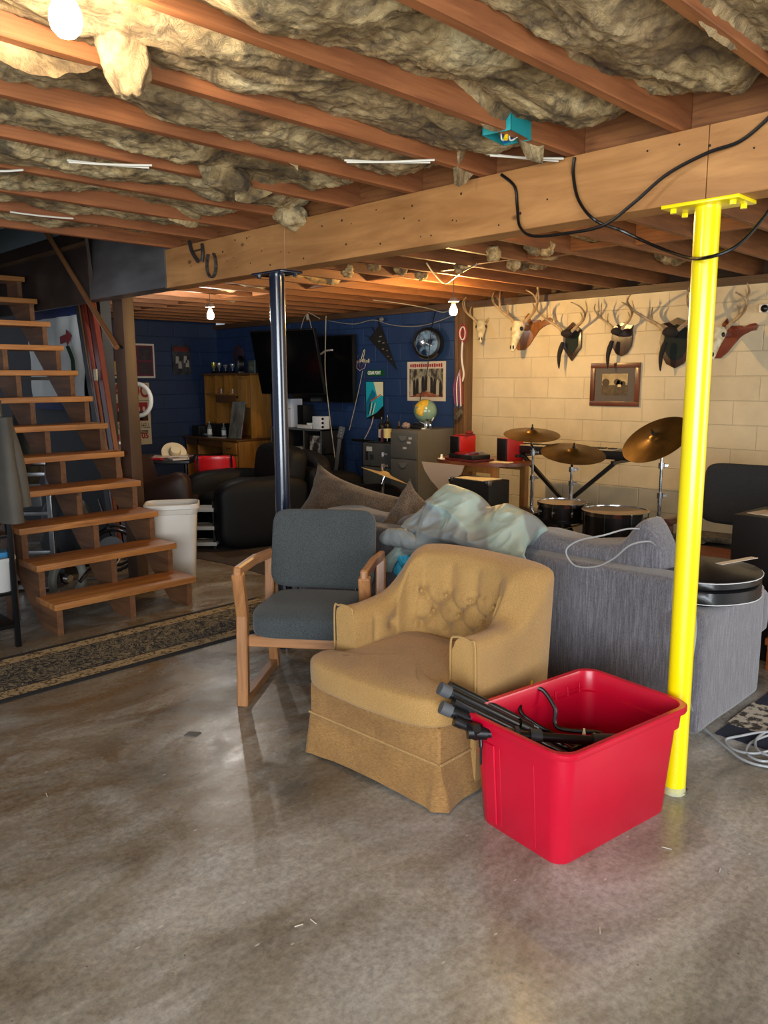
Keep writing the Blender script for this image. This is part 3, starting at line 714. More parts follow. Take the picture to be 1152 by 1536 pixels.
# rolled sleeve of the same cloth under the front edge
mb = MB()
def roll(u, v):
    a = 2*pi*v; y = 3.03-.27*u; r = .052*(1-.5*abs(u*2-1)**3)*(1+.16*fbm((u*5, cos(a)*1.2, sin(a)*1.2)))
    return V((3.02+r*cos(a)*.8, y, .69+r*sin(a)+.02*sin(u*3)))
mb.grid(roll, 30, 30, cv=True)
mb.build('rolled_edge', TARP, to, ang=60)
STR = mat('black_webbing', '#070708', .7, bmp=.4, bscale=200)
mb = MB()
pts = spline([at(690, 826, X=2.92), at(668, 832, X=2.86), at(655, 836, X=2.80), at(648, 850, X=2.765), at(646, 864, X=2.755)], 6)
for a, b in zip(pts, pts[1:]): mb.bar(a, b, .035, .004, 0, (1, 0, .3))
tag(mb.build('webbing_strap', STR), 'short black webbing strap hanging over the top of the gold armchair', 'strap')
mb = MB(); wad(at(606, 838, X=3.06), .05, (.7, .9, .8), 3, mb); wad(at(597, 852, X=3.07), .035, (.6, .6, 1.3), 8, mb)
tag(mb.build('blue_cloth', mat('bright_cyan_cloth', '#2f9fc4', .7), ang=90), 'bit of bright cyan cloth peeping out under the grey nylon cover', 'cloth')
# ------------------------------------------------------------------ grey cord over the sofa back and coil on the floor
GCO = mat('grey_cord_jacket', '#9a9c9f', .4, coat=.3)
pts = [at(983, 818, X=3.30), at(972, 812, X=3.17), at(945, 818, X=3.13), at(920, 838, X=3.14), at(893, 850, X=3.15), at(862, 848, X=3.15), at(849, 826, X=3.15), at(868, 811, X=3.17), at(905, 803, X=3.19), at(945, 793, X=3.27), at(975, 800, X=3.4), at(1000, 832, X=3.5)]
tag(MB().tube(spline(pts, 8), .004, 8).build('grey_cord', GCO), 'thin grey cord looped over the sofa back cushion', 'cord')
fl = lambda x, y, z=.008: at(x, y, Z=z)
pts = [at(1041, 905, Y=1.265), at(1043, 950, Y=1.265), at(1036, 1000, Y=1.265), at(1032, 1040, Y=1.27)+V((0, 0, 0)), fl(1044, 1080, .05), fl(1062, 1098), fl(1088, 1120), fl(1112, 1138), fl(1140, 1148), fl(1175, 1150), fl(1200, 1130), fl(1170, 1102, .012), fl(1130, 1112, .014), fl(1120, 1130, .014), fl(1150, 1142, .016), fl(1190, 1125, .02), fl(1165, 1095, .02), fl(1135, 1108, .022), fl(1140, 1128, .022), fl(1180, 1135, .024), fl(1190, 1105, .026), fl(1150, 1098, .026), fl(1110, 1104, .018), fl(1088, 1110), fl(1100, 1124, .01), fl(1135, 1130, .02), fl(1180, 1118, .03)]
tag(MB().tube(spline(pts, 8), .0055, 8).build('grey_cord', GCO), 'grey cord hanging down the sofa end and coiled on the floor', 'cord')
# ------------------------------------------------------------------ guitar case on the sofa arm
LEA = mat('black_vinyl', '#101114', .36, coat=.25, bmp=.25, bscale=160); STI = mat('white_stitch', '#c9cacb', .6)
def outline(k=1.0):
    a = [(-.52, -.02), (-.50, .07), (-.36, .075), (0.0, .085), (.12, .13), (.28, .155), (.40, .135), (.52, .16), (.70, .20), (.86, .15), (.93, .0), (.86, -.15), (.70, -.20), (.52, -.16), (.40, -.135), (.28, -.155), (.12, -.13), (0, -.085), (-.36, -.075), (-.50, -.07)]
    return spline([(x, y, 0) for x, y in a], 4, True)
gcas = thing('guitar_case', 'black stitched guitar case lying flat on the end of the grey sofa', 'guitar case', (3.53, 1.49, .585))
PC = outline()
def shp(grow, z): return [V((p.x*grow*(.6 if p.x < .1 else 1)+(0 if p.x < .1 else -.04), p.y*grow*1.28, z)) for p in PC]
# the wide end of the case sits on the arm; the neck runs back along the sofa seat
off = V((-.60, -.02, 0))
def casemesh(z0, z1, g0):
    mb = MB(); rs = []
    for g, z in ((g0*.985, z0), (g0, z0+.008), (g0, z1-.008), (g0*.985, z1)):
        rs.append([mb.bm.verts.new(p+off) for p in shp(g, z)])
    for a, b in zip(rs, rs[1:]):
        n = len(a)
        for k in range(n): mb.bm.faces.new((a[k], a[(k+1) % n], b[(k+1) % n], b[k]))
    mb.bm.faces.new(rs[0][::-1]); mb.bm.faces.new(rs[-1]); return mb
casemesh(.0, .068, 1.0).build('case_body', LEA, gcas, ang=50); casemesh(.069, .115, 1.0).build('case_lid', LEA, gcas, ang=50)
MB().tube([p+off for p in shp(1.004, .010)], .0022, 5, True).build('stitching', STI, gcas); MB().tube([p+off for p in shp(1.004, .104)], .0022, 5, True).build('stitching', STI, gcas)
# the case turned so the wide bout points at the camera's right
gcas.rotation_euler = (0, 0, R(-97))
PAP = mat('worn_paper', '#cfc3b4', .8)
tag(MB().bar(at(1078, 846, Z=.702), at(1132, 836, Z=.702), .035, .002).build('paper_slip', PAP), 'long cream paper strip lying on the black guitar case', 'paper')
# ------------------------------------------------------------------ runner rug
def m_rug(name):
    m, n, b = _nt(name, .95, 0)
    tc = n.nodes.new('ShaderNodeTexCoord'); sp = n.nodes.new('ShaderNodeSeparateXYZ'); n.links.new(tc.outputs['Object'], sp.inputs[0])
    ab = n.nodes.new('ShaderNodeMath'); ab.operation = 'ABSOLUTE'; n.links.new(sp.outputs['Y'], ab.inputs[0])
    v = coords(n, 'Object')
    f = nz(n, v, 15, 2, .4, 2.6); f2 = nz(n, v, 30, 3, .5, 1.5)
    dark = ramp(n, f, [(.40, hx('#7f7259')), (.44, hx('#17181d')), (.49, hx('#15161b')), (.51, hx('#988a6d')), (.54, hx('#6f6450')), (.56, hx('#17181d'))])
    beige = ramp(n, f2, [(.40, hx('#4a3520')), (.46, hx('#94805c')), (.6, hx('#a8926c'))])
    def step(x):
        k = n.nodes.new('ShaderNodeMath'); k.operation = 'GREATER_THAN'; n.links.new(ab.outputs[0], k.inputs[0]); k.inputs[1].default_value = x; return k.outputs[0]
    c = mix(n, step(.185), dark, hx('#1c1a1c')); c = mix(n, step(.195), c, beige); c = mix(n, step(.29), c, hx('#15161a'))
    n.links.new(c, b.inputs['Base Color']); bump(n, b, nz(n, v, 300, 2), .5, .003); return m
rug = MB().box((-2.6, -.33, 0), (1.15, .33, .007), .003, seg=1).build('runner_rug', m_rug('runner_pile'), loc=(2.1, 4.235, 0)); tag(rug, 'dark floral runner rug with beige bands lying before the stairs', 'rug')
# ------------------------------------------------------------------ things on the beam
def drape(name, lab, pts, r=.006): tag(MB().tube(spline(pts, 10), r, 8).build(name, CAB), lab, 'cable')
bx = 2.675
drape('black_cable', 'black cable swinging from the joists across the face of the beam to the right', [at(752, 262, X=bx), at(772, 280, X=bx), at(776, 310, X=bx), at(780, 340, X=bx-.02), at(800, 354, X=bx-.06), at(850, 350, X=bx-.08), at(905, 338, X=bx-.08), at(950, 305, X=bx-.06), at(1000, 262, X=bx-.04), at(1060, 230, X=bx-.02), at(1110, 212, X=bx), at(1152, 178, X=bx), at(1180, 150, X=bx)])
drape('black_cable', 'black cable drooping below the beam and behind the yellow post', [at(862, 236, X=bx), at(860, 262, X=bx), at(868, 300, X=bx-.01), at(892, 330, X=bx-.03), at(930, 345, X=2.78), at(980, 368, X=2.80), at(1030, 386, X=2.70), at(1062, 386, X=2.62), at(1100, 372, X=2.64), at(1130, 345, X=2.70), at(1165, 300, X=2.76)])
NM = mat('white_cable_jacket', '#cfcabb', .5)
def nm(lab, a, b, za, zb, n=2):
    for i in range(n):
        p = at(*a, Z=za)+V((.0, .012*i, .008*i)); q = at(*b, Z=zb)+V((0, .022*i, -.004*i)); m = (p+q)/2+V((0, 0, -.003))
        tag(MB().tube(spline([p, m, q], 6), .0042, 6).build('white_cable', NM), lab+[', upper strand', ', lower strand', ', third strand'][i], 'cable')
nm('white sheathed cable stapled under the joists at the left', (103, 243), (228, 248), 2.352, 2.352)
nm('white sheathed cable stapled under the joists near the middle', (520, 243), (652, 240), 2.352, 2.352)
nm('white sheathed cable running to the beam near the teal box', (735, 233), (845, 238), 2.352, 2.352)
nm('short white cable under the far left joists', (15, 318), (110, 328), 2.352, 2.350, 1)
nm('white cable end at the left edge of the ceiling', (-20, 256), (35, 255), 2.352, 2.352, 1)
TEAL = mat('teal_box_plastic', '#1f8f92', .4)
jb = thing('junction_box', 'open teal plastic electrical box between the joists above the beam', 'electrical box', at(761, 207, Z=2.36), R(8))
mb = MB(); w, d, h, t_ = .075, .055, .06, .004
for a, b in (((-w, -d, 0), (w, -d+t_, h)), ((-w, d-t_, 0), (w, d, h)), ((-w, -d, 0), (-w+t_, d, h)), ((w-t_, -d, 0), (w, d, h)), ((-w, -d, h-t_), (w, d, h))): mb.box(a, b)
mb.build('box_shell', TEAL, jb)
for i, (c, m) in enumerate((((-.02, 0, 0), NM), ((.01, .01, 0), mat('blue_wire', '#1d4f9c', .4)), ((.0, -.02, 0), NM))):
    MB().tube(spline([V(c)+V((-.02, 0, .04)), V(c)+V((0, .01, -.008)), V(c)+V((.025, -.01, .01)), V(c)+V((.01, -.02, .04))], 5), .0028, 6).build('wire', m, jb)
MB().cyl((-.03, -.01, -.012), (-.02, -.01, .012), .008, .005, n=10).build('wire_nut', YC, jb)
def horseshoe(lab, c, r, m):
    t = [V((0, r*.62*cos(a)*(1-.12*sin(a)), r*sin(a))) for a in [R(x) for x in range(130, 411, 14)]]
    mb = MB()
    for a, b in zip(t, t[1:]): mb.bar(a, b, .008, .02, .001, (1, 0, 0))
    return tag(mb.build('horseshoe', m, loc=c), lab, 'horseshoe')
horseshoe('old grey horseshoe hung on the face of the beam at its left end', at(317, 396, X=2.674), .075, mat('old_iron', '#5c564f', .6, .6, col2='#3c3029', scale=40))
mb = MB(); mb.tube(spline([at(284, 362, X=2.675), at(288, 378, X=2.665), at(297, 392, X=2.66)], 5), .012, 6).tube(spline([at(303, 366, X=2.67), at(304, 380, X=2.66), at(303, 392, X=2.66)], 5), .010, 6).tube([at(290, 377, X=2.66), at(304, 373, X=2.66)], .004, 6)
tag(mb.build('iron_hook', mat('dark_iron', '#3d3632', .6, .5)), 'dark iron bracket hooked over the beam beside the horseshoe', 'hook')
# scraps of things on the floor
tag(MB().prism([(0, 0), (.05, -.02), (.075, .015), (.02, .035)], .004, Matrix.Translation(at(276, 1104, Z=0)) @ Matrix.Rotation(-.6, 4, 'Z')).build('floor_chip', mat('grey_chip', '#55554f', .5)), 'small grey flake of slate lying on the floor', 'debris')
random.seed(11)
CH = mat('pale_debris', '#c7c2b4', .8)
for i, (px, py) in enumerate([(70, 1192), (448, 1388), (470, 1382), (900, 1395), (1000, 1272), (1080, 1305)]):
    p = at(px, py, Z=0.002); a = random.random()*3; l = .008+.01*random.random()
    tag(MB().bar(p-V((cos(a), sin(a), 0))*l, p+V((cos(a), sin(a), 0))*l, .0025, .002).build('straw', CH), 'pale bit of straw lying on the bare concrete', 'straw', 'bits of straw on the floor')
tag(MB().bar(fl(1015, 1188, .005), fl(1030, 1183, .006), .02, .004).bar(fl(1018, 1184, .01), fl(1026, 1190, .01), .006, .004).build('leaf_scrap', mat('dry_leaf', '#4b3a26', .8)), 'dry brown leaf scrap at the foot of the yellow post', 'leaf')
# ================================================================== FAR ROOM
TOCAM = V((-.707, -.707, 0)); RT = V((.707, -.707, 0)); UP = V((0, 0, 1))
def plate(name, w, h, t, m, M, parent, bev=0): return MB().box((-w/2, -h/2, 0), (w/2, h/2, t), bev, M).build(name, m, parent)
# ------------------------------------------------------------------ left wall pictures
def poster_root(name, lab, cat, M): 
    o = bpy.data.objects.new(name, None); COL.objects.link(o); o.matrix_world = M; return tag(o, lab, cat)
I4 = Matrix()
MAR = mat('maroon_print', '#5e1233', .45); OFFW = mat('off_white_card', '#c9c4bc', .5); INK = mat('print_black', '#120e12', .4)
pr_ = poster_root('album_poster', 'white framed poster of six dark album covers on a maroon ground', 'poster', on_left(5.355, 1.83, 10.29))
plate('frame', .78, .47, .02, OFFW, I4, pr_, .003); plate('print', .73, .42, .022, MAR, I4, pr_)
cols = ['#1c1830', '#9a2c5c', '#1c1828', '#a08858', '#42206a', '#241c28']
for i in range(6):
    x = -.24+.24*(i % 3); y = .10-.20*(i//3); plate('album_cover', .205, .175, .024, mat('cover_%d' % i, cols[i], .5, col2=['#2c2438', '#a83f68', '#3a3038', '#b59a5a', '#4c2a63', '#33252b'][i], scale=14), Matrix.Translation((x, y, 0)), pr_)
CRD = mat('cream_card', '#bfae90', .6); RPR = mat('poster_red', '#8e1418', .5); DPR = mat('poster_dark', '#2a1715', .6)
pa = poster_root('concert_poster', 'cream and red concert poster with big red lettering behind the ring light', 'poster', on_left(5.355, 1.10, 10.29))
plate('sheet', .58, .86, .004, CRD, I4, pa); plate('red_panel', .50, .26, .006, RPR, Matrix.Translation((0, .03, 0)), pa); plate('rule', .54, .006, .006, DPR, Matrix.Translation((0, .185, 0)), pa)
text('lettering', 'AC', .22, Matrix.Translation((-.13, .31, .006)), RPR, pa, .001, (.8, 1.15), bold=.006); text('lettering', 'DC', .22, Matrix.Translation((.14, .31, .006)), RPR, pa, .001, (.8, 1.15), bold=.006)
text('lettering', 'HIGHWAY TO HELL', .085, Matrix.Translation((0, -.17, .006)), DPR, pa, .001, (.72, 1.25))
text('lettering', '19', .11, Matrix.Translation((-.19, -.31, .006)), RPR, pa, .001, bold=.004); text('lettering', '05', .11, Matrix.Translation((.19, -.31, .006)), RPR, pa, .001, bold=.004)
for k in range(3): plate('small_print', .14, .012, .006, DPR, Matrix.Translation((.17, -.235-.02*k, 0)), pa)
FACE = mat('print_face', '#c9b7a0', .6)
for i, (x, w) in enumerate(((-.17, .075), (-.06, .06), (.03, .06), (.11, .06), (.19, .06))):
    mb = MB(); mb.prism([(x-w, -.09), (x+w, -.09), (x+w*.7, .02), (x+w*.3, .05), (x-w*.3, .05), (x-w*.7, .02)], .0075)
    mb.build('band_figure', DPR, pa); MB().prism([(x+w*.35*cos(a), .065+.038*sin(a)) for a in [k*pi/6 for k in range(12)]], .0085).build('band_face', FACE, pa)
ps = poster_root('small_poster', 'small dark poster of pale figures under red lettering, near the far corner', 'poster', on_left(6.18, 1.85, 10.29))
plate('sheet', .30, .42, .012, mat('grey_dark_print', '#16191f', .4, col2='#3d4046', scale=9), I4, ps)
plate('title_bar', .24, .06, .014, mat('dull_red', '#5e1a1c', .5), Matrix.Translation((0, .15, 0)), ps)
for x, y in ((-.07, .05), (.06, .06), (-.03, -.02), (.09, -.0)):
    MB().prism([(x-.03, y-.1), (x+.03, y-.1), (x+.022, y), (x-.022, y)], .0135).build('figure', mat('pale_print', '#8f8d88', .6), ps)
# ring light
RL = thing('ring_light', 'white ring light on a thin black stand in front of the concert poster', 'ring light', at(213, 720, Y=8.6)*V((1, 1, 0)) if False else V((4.60, 8.66, 0)))
zc = 1.335; n_ = TOCAM*.93+RT*-.35; n_.normalize()
pts = [V((0, 0, zc))+(UP*cos(a)+n_.cross(UP).normalized()*sin(a))*.185 for a in [2*pi*k/40 for k in range(40)]]
MB().tube(pts, .026, 10, True).build('ring', mat('ring_diffuser', '#f2f2ee', .4), RL)
MB().tube([(0, 0, .32), (0, 0, zc-.2)], .011, 10).tube([(0, 0, .3), (0, 0, .7)], .015, 10).build('pole', BLACK, RL)
for k in range(3):
    a = 2*pi*k/3+.5; MB().tube([(0, 0, .35), (.3*cos(a), .3*sin(a), .012)], .009, 8).build('leg', BLACK, RL)
# ------------------------------------------------------------------ back wall, blue part
YS = {}
def wall_box(name, lab, cat, a, b, t, m):   # a, b: picture corners projected on to the wall
    p, q = at(*a, X=6.8), at(*b, X=6.8); c = (p+q)/2
    r = poster_root(name, lab, cat, on_back(c.y, c.z, 6.797)); return r, abs(p.y-q.y), abs(p.z-q.z)
r_, w, h = wall_box('street_sign', 'small green street sign reading CEDAR POINT on the blue wall', 'sign', (551, 556), (577, 563), .01, None)
plate('sign_plate', w, h*1.25, .006, mat('sign_green', '#0e4a2c', .4), I4, r_); text('lettering', 'CEDAR POINT', h*.95, Matrix.Translation((-.02, 0, .007)), mat('sign_white', '#d8e0d4', .5), r_, .001, (.62, 1), bold=.002)
AQ = mat('poster_aqua', '#1aa3b5', .5); TEA2 = mat('poster_teal', '#0d6a86', .5); PCR = mat('poster_cream', '#d9d7b4', .5); ORR = mat('poster_orange', '#b9532b', .5)
r_, w, h = wall_box('coaster_poster', 'tall aqua poster of a steep roller coaster hill on the blue wall', 'poster', (550, 573), (576, 628), .01, None)
plate('backing', w*1.06, h*1.03, .006, INK, I4, r_); plate('sheet', w, h, .008, AQ, I4, r_)
W2, H2 = w/2, h/2
MB().prism([(-.1*W2, H2), (W2, H2), (W2, -.1*H2), (.35*W2, .15*H2)], .0095).build('sky_shape', PCR, r_)
MB().prism([(-W2, -H2), (-W2, -.15*H2), (-.25*W2, .6*H2), (.15*W2, .35*H2), (0, .0)], .0105).build('hill_shape', TEA2, r_)
MB().prism([(-.4*W2, -.1*H2), (.8*W2, .28*H2), (W2, .22*H2), (W2, -.35*H2), (.0, -.55*H2)], .0115).build('train_shape', AQ, r_)
MB().prism([(-.45*W2, -.02*H2), (.7*W2, .34*H2), (.72*W2, .28*H2), (-.42*W2, -.1*H2)], .0125).build('track_line', ORR, r_)
MB().prism([(-W2, -H2), (W2, -H2), (W2, -.3*H2), (.2*W2, -.7*H2)], .013).build('ground_shape', INK, r_)
for k in range(4): MB().prism([(-.75*W2+.16*W2*k, -.8*H2), (-.70*W2+.16*W2*k, -.8*H2), (-.45*W2+.2*W2*k, -.15*H2), (-.52*W2+.2*W2*k, -.15*H2)], .0135).build('trestle', PCR if k % 2 else INK, r_)
r_, w, h = wall_box('crowd_poster', 'cream bordered poster crowded with dark figures under red lettering', 'poster', (612, 543), (669, 602), .01, None)
plate('sheet', w, h, .008, mat('poster_paper', '#c7bca5', .55), I4, r_)
plate('picture', w*.88, h*.72, .0095, mat('crowd_print', '#2d2620', .55, col2='#8c8570', scale=16, stretch=(1, .6, 1), lo=.42, hi=.56), Matrix.Translation((0, -.04*h, 0)), r_)
plate('picture_ground', w*.88, h*.13, .0105, mat('crowd_red', '#6c2418', .55, col2='#a06a45', scale=20), Matrix.Translation((0, -.33*h, 0)), r_)
for k in range(15): plate('lettering_mark', w*.04, h*(.07+.012*(k % 3)), .0105, RPR, Matrix.Translation((-w*.40+w*.057*k, h*.40, 0)), r_)
random.seed(5)
for k in range(11):
    x = w*(-.38+.076*k); y = -.28*h+h*.16*(1-abs(k-5)/5.5)
    MB().prism([(x-.022, y-.05), (x+.022, y-.05), (x+.018, y+.09), (x+.007, y+.125), (x-.007, y+.125), (x-.018, y+.09)], .012).build('crowd_figure', mat('crowd_dark', '#1f1a18', .6) if k % 3 else mat('crowd_pale', '#a99d85', .6), r_)
# pennant
p0, p1 = at(562, 497, X=6.79), at(596, 556, X=6.79); d = p1-p0
r_ = poster_root('pennant', 'black felt pennant pointing down to the right on the blue wall', 'pennant', I4)
u_ = d.normalized(); s_ = u_.cross(V((-1, 0, 0))).normalized()
Mx = Matrix((u_, s_, V((-1, 0, 0)))).transposed().to_4x4(); Mx.translation = p0; L_ = d.length
if Mx.determinant() < 0: Mx = Matrix((u_, -s_, V((-1, 0, 0)))).transposed().to_4x4(); Mx.translation = p0
MB().prism([(0, -.13), (0, .13), (L_, 0)], .004, Mx).build('felt', mat('black_felt', '#0a0a0c', .9), r_)
for (x, y, l, w_, c) in ((.10, .04, .05, .018, 1), (.13, -.01, .06, .016, 1), (.19, .03, .07, .014, 1), (.24, -.02, .05, .012, 1), (.30, .02, .06, .014, 0), (.36, -.01, .05, .012, 0), (.42, .01, .05, .01, 0)):
    MB().prism([(x, y-w_), (x+.012, y-w_), (x+.03, y+w_), (x+.018, y+w_)], .0055, Mx).build('felt_mark', mat('felt_grey', '#8f8a86', .8) if c else mat('felt_tan', '#6b5b3a', .8), r_)
for y in (-.1, 0, .1): MB().bar(Mx @ V((0, y, .002)), Mx @ V((-.07, y*1.5, .002)), .02, .003).build('tassel', mat('black_felt', '#0a0a0c', .9), r_)
# unlit guitar shaped neon sign
c = at(543, 541, X=6.79); r_ = poster_root('neon_sign', 'unlit guitar shaped neon sign lettered Rock and Roll', 'neon sign', on_back(c.y, c.z, 6.79) @ Matrix.Scale(.62, 4))
NEO = mat('neon_pink', '#b79c9e', .3); NEOY = mat('neon_cream', '#d8cfa8', .3); NEOR = mat('neon_dull_red', '#6b3238', .3)
text('lettering', 'Rock', .12, Matrix.Translation((-.13, -.01, .012)), NEO, r_, .004, (.9, 1), bold=-.002); text('lettering', 'Roll', .12, Matrix.Translation((.14, -.01, .012)), NEOY, r_, .004, (.9, 1), bold=-.002)
text('lettering', 'N', .09, Matrix.Translation((.0, .0, .012)), NEOY, r_, .004)
MB().tube(spline([(-.02, -.02, .02), (.06, .17, .02), (.1, .21, .02), (.1, .17, .02), (.03, -.03, .02)], 5), .006, 6).build('neon_tube', NEOY, r_)
MB().tube(spline([(-.12, -.05, .015), (-.14, -.12, .015), (-.06, -.19, .015), (.0, -.17, .015), (.09, -.14, .015), (.12, -.06, .015)], 5), .006, 6).build('neon_tube', NEO, r_)
MB().tube(spline([(-.06, -.07, .015), (-.05, -.13, .015), (.0, -.12, .015), (.05, -.08, .015)], 5), .005, 6).build('neon_tube', NEOR, r_)
MB().tube(spline([(-.16, .08, .015), (-.14, .12, .015), (-.1, .1, .015), (-.12, .05, .015)], 5), .005, 6).build('neon_tube', mat('neon_grey', '#4c5666', .3), r_)
WCORD = mat('pale_cord', '#9a9486', .5)
def cord(lab, pts, r=.004, m=WCORD, nm_='cord'): return tag(MB().tube(spline(pts, 6), r, 6).build(nm_, m), lab, 'cord')
cord('pale cord hanging from the neon sign down to the guitar', [at(544, 556, X=6.77), at(537, 590, X=6.75), at(524, 645, X=6.6)])
# round black wall clock, with a bluish reflection painted into its face colour
c = at(641, 515, X=6.66); t = thing('wall_clock', 'round black rimmed clock with bluish reflection painted on its face, high on the blue wall', 'clock', c, rot=(R(90), 0, R(-72)))
MB().lathe([(.01, -.10), (.15, -.10), (.175, -.06), (.178, .0), (.165, .03), (.145, .035), (.14, .02)], n=36).build('case', mat('clock_black', '#0d0d0c', .3, coat=.4), t)
MB().lathe([(.14, .018), (.10, .028), (.05, .034), (.001, .036)], n=36).build('face', mat('clock_face_reflection', '#0f2038', .15, col2='#6d8aa8', scale=11, coat=.6, lo=.45, hi=.6), t)
MB().bar((.0, 0, .038), (.07, -.03, .038), .006, .003).build('hand', WHITE, t)
cord('thin black cord running from the joists past the clock to the globe lamp', [at(653, 468, X=6.7), at(647, 495, X=6.5), at(640, 560, X=6.46), at(630, 600, X=6.42), at(634, 628, X=6.4)], .005, CAB)
# televisions
SCR = mat('tv_screen', '#050607', .18, coat=.3); TVB = mat('tv_bezel', '#0a0a0b', .4)
tv = thing('television', 'large black television mounted flat on the blue wall', 'television', (6.72, 7.6, 0)); 
zt, zb = 2.1, 1.27
MB().box((-.03, -.41, 1.27), (.03, .80, 2.10), .006).build('bezel', TVB, tv); MB().box((-.033, -.395, 1.285), (-.031, .785, 2.085)).build('screen', SCR, tv); MB().box((.03, -.2, 1.5), (.08, .2, 1.9)).build('wall_mount', DARK, tv)
pL, pR = at(384, 500, X=6.0), at(480, 498, X=6.2); pL.z = pR.z = 0; d = (pR-pL).normalized()
tv2 = thing('television', 'black television swung out on an arm, overlapping the larger one', 'television', (pL+pR)/2+V((0, 0, 1.76)), rot=(R(14), 0, math.atan2(d.y, d.x)))
L2 = (pR-pL).length/2
tz = 0.
MB().box((-L2, -.02, tz-.385), (L2, .02, tz+.40), .006).build('bezel', TVB, tv2); MB().box((-L2+.012, -.0225, tz-.37), (L2-.012, -.0205, tz+.387)).build('screen', SCR, tv2); MB().bar((0, .02, tz), (.05, .45, tz), .08, .05).build('mount_arm', DARK, tv2)
cord('pale cord with a white clamp hanging in front of the large television', [at(489, 474, X=6.5), at(488, 520, X=6.45), at(488, 560, X=6.45), at(494, 620, X=6.4), at(503, 690, X=6.2)], .006)
tag(MB().bar(at(481, 531, X=6.44), at(489, 526, X=6.43), .02, .02, .003).bar(at(489, 526, X=6.43), at(499, 525, X=6.43), .02, .02, .003).build('cord_clamp', mat('clamp_grey', '#a8a49c', .5)), 'pale plastic clamp on the cord before the television', 'clamp')
mb = MB(); mb.tube(spline([at(450, 497, X=6.5), at(460, 470, X=6.5), at(468, 495, X=6.5)], 4), .004, 6).bar(at(460, 468, X=6.5), at(462, 480, X=6.5), .03, .03, .004).tube(spline([at(462, 468, X=6.5), at(480, 478, X=6.55)], 4), .005, 6)
tag(mb.build('loose_cord', WCORD), 'pale forked cord dangling from the joists above the television', 'cord')
cord('white string of cable sagging along the top of the blue wall', [at(492, 481, X=6.76), at(530, 486, X=6.76), at(560, 480, X=6.76), at(590, 488, X=6.76), at(630, 489, X=6.76), at(668, 478, X=6.76), at(700, 462, X=6.74)], .004)
cord('pale cable looping under the joists towards the warm bulb', [at(560, 450, Z=2.34), at(600, 455, Z=2.30), at(640, 462, Z=2.28), at(668, 468, Z=2.26), at(690, 450, Z=2.34)], .004)
cord('white wire scraps tangled under the joists above the warm bulb', [at(640, 395, Z=2.35), at(652, 412, Z=2.33), at(668, 425, Z=2.32), at(690, 410, Z=2.33), at(715, 396, Z=2.34)], .006)
tag(MB().sph(at(572, 479, X=6.72), .03, u=8, v=6, sc=(.6, 1.3, .8)).build('plastic_cap', mat('cap_grey', '#77766f', .6)), 'small grey cap hanging at the top of the blue wall', 'cap')
# medals hung on the post
RIB = [mat('ribbon_red', '#8c2030', .6), mat('ribbon_white', '#c8c2b8', .6), mat('ribbon_blue', '#28346c', .6)]
md = thing('hanging_medals', 'bundle of ribboned medals hanging on the wooden trim beside the cream wall', 'medals', at(690, 555, X=6.6))
for k in range(7):
    y = .05*(k-3)/3; MB().tube(spline([(0, 0, 0), (-.02, y+.01, -.15), (-.02, y, -.36-.02*(k % 3))], 5), .007, 5).build('ribbon', RIB[k % 3], md)
for k in range(3): MB().cyl((-.03, -.03+.03*k, -.44-.03*k), (-.02, -.03+.03*k, -.44-.03*k), .025, n=14).build('medal', mat('medal_metal', '#8f8676', .3, .8), md)
c = at(694, 500, X=6.62); t = thing('ribbon_rosette', 'red and white striped loop of ribbon high on the wooden trim', 'ribbon', c)
for k, r in enumerate((.075, .055, .035)): MB().tube([V((0, r*.55*cos(a), r*sin(a)))*1.2 for a in [2*pi*j/20 for j in range(20)]], .008, 5, True).build('ribbon_loop', RIB[(k*1) % 2], t)
MB().tube(spline([(0, 0, -.08), (0, .01, -.25), (0, -.02, -.42), (0, .0, -.5)], 5), .010, 5).build('ribbon_tail', RIB[1], t)
# ------------------------------------------------------------------ deer mounts on the cream wall
BONE = mat('bone', '#cfc5a6', .6, col2='#a89872', scale=22, bmp=.3); ANT = mat('antler_horn', '#6a523a', .5, col2='#a68f6c', scale=14, bmp=.3)
PLQ = wood('plaque_dark', '#23130b', '#43261a', 2, .35, 9, False, .3); PLO = wood('plaque_honey', '#6b3d1a', '#9c6430', 2, .35, 9, True, .3); PLR = mat('plaque_red_brown', '#5b2413', .35, col2='#713019', scale=4, coat=.3)
FELT = mat('green_black_felt', '#141c17', .95); FUR = mat('dark_fur', '#17100c', .9, bmp=.5, bscale=120)
def antler(parent, side, s=1., spread=1., curl=1., tines=3):
    pts = [(0, .035, .0), (.015, .09*spread, .055), (.0, .16*spread, .10), (-.06*curl, .215*spread, .155), (-.15*curl, .22*spread, .21), (-.22*curl, .17*spread, .25)]
    P = spline([(x*s, y*s*side, z*s) for x, y, z in pts], 6); n = len(P); mb = MB(); mb.tube(P, [s*(.0155-.011*i/n) for i in range(n)], 8)
    ts = [(.30, .10), (.52, .15), (.74, .12), (.16, .06)][:tines+1]
    for f, l in ts[:tines]:
        b = P[int(f*(n-1))]; e = b+V((-.025, side*.01, 1)).normalized()*l*s; m = (b+e)/2+V((.012*s, side*.015*s, 0))
        mb.tube(spline([b, m, e], 4), [s*.010, s*.010, s*.0095, s*.009, s*.008, s*.007, s*.006, s*.004, s*.002][:9], 6)
    mb.build('antler', ANT, parent)
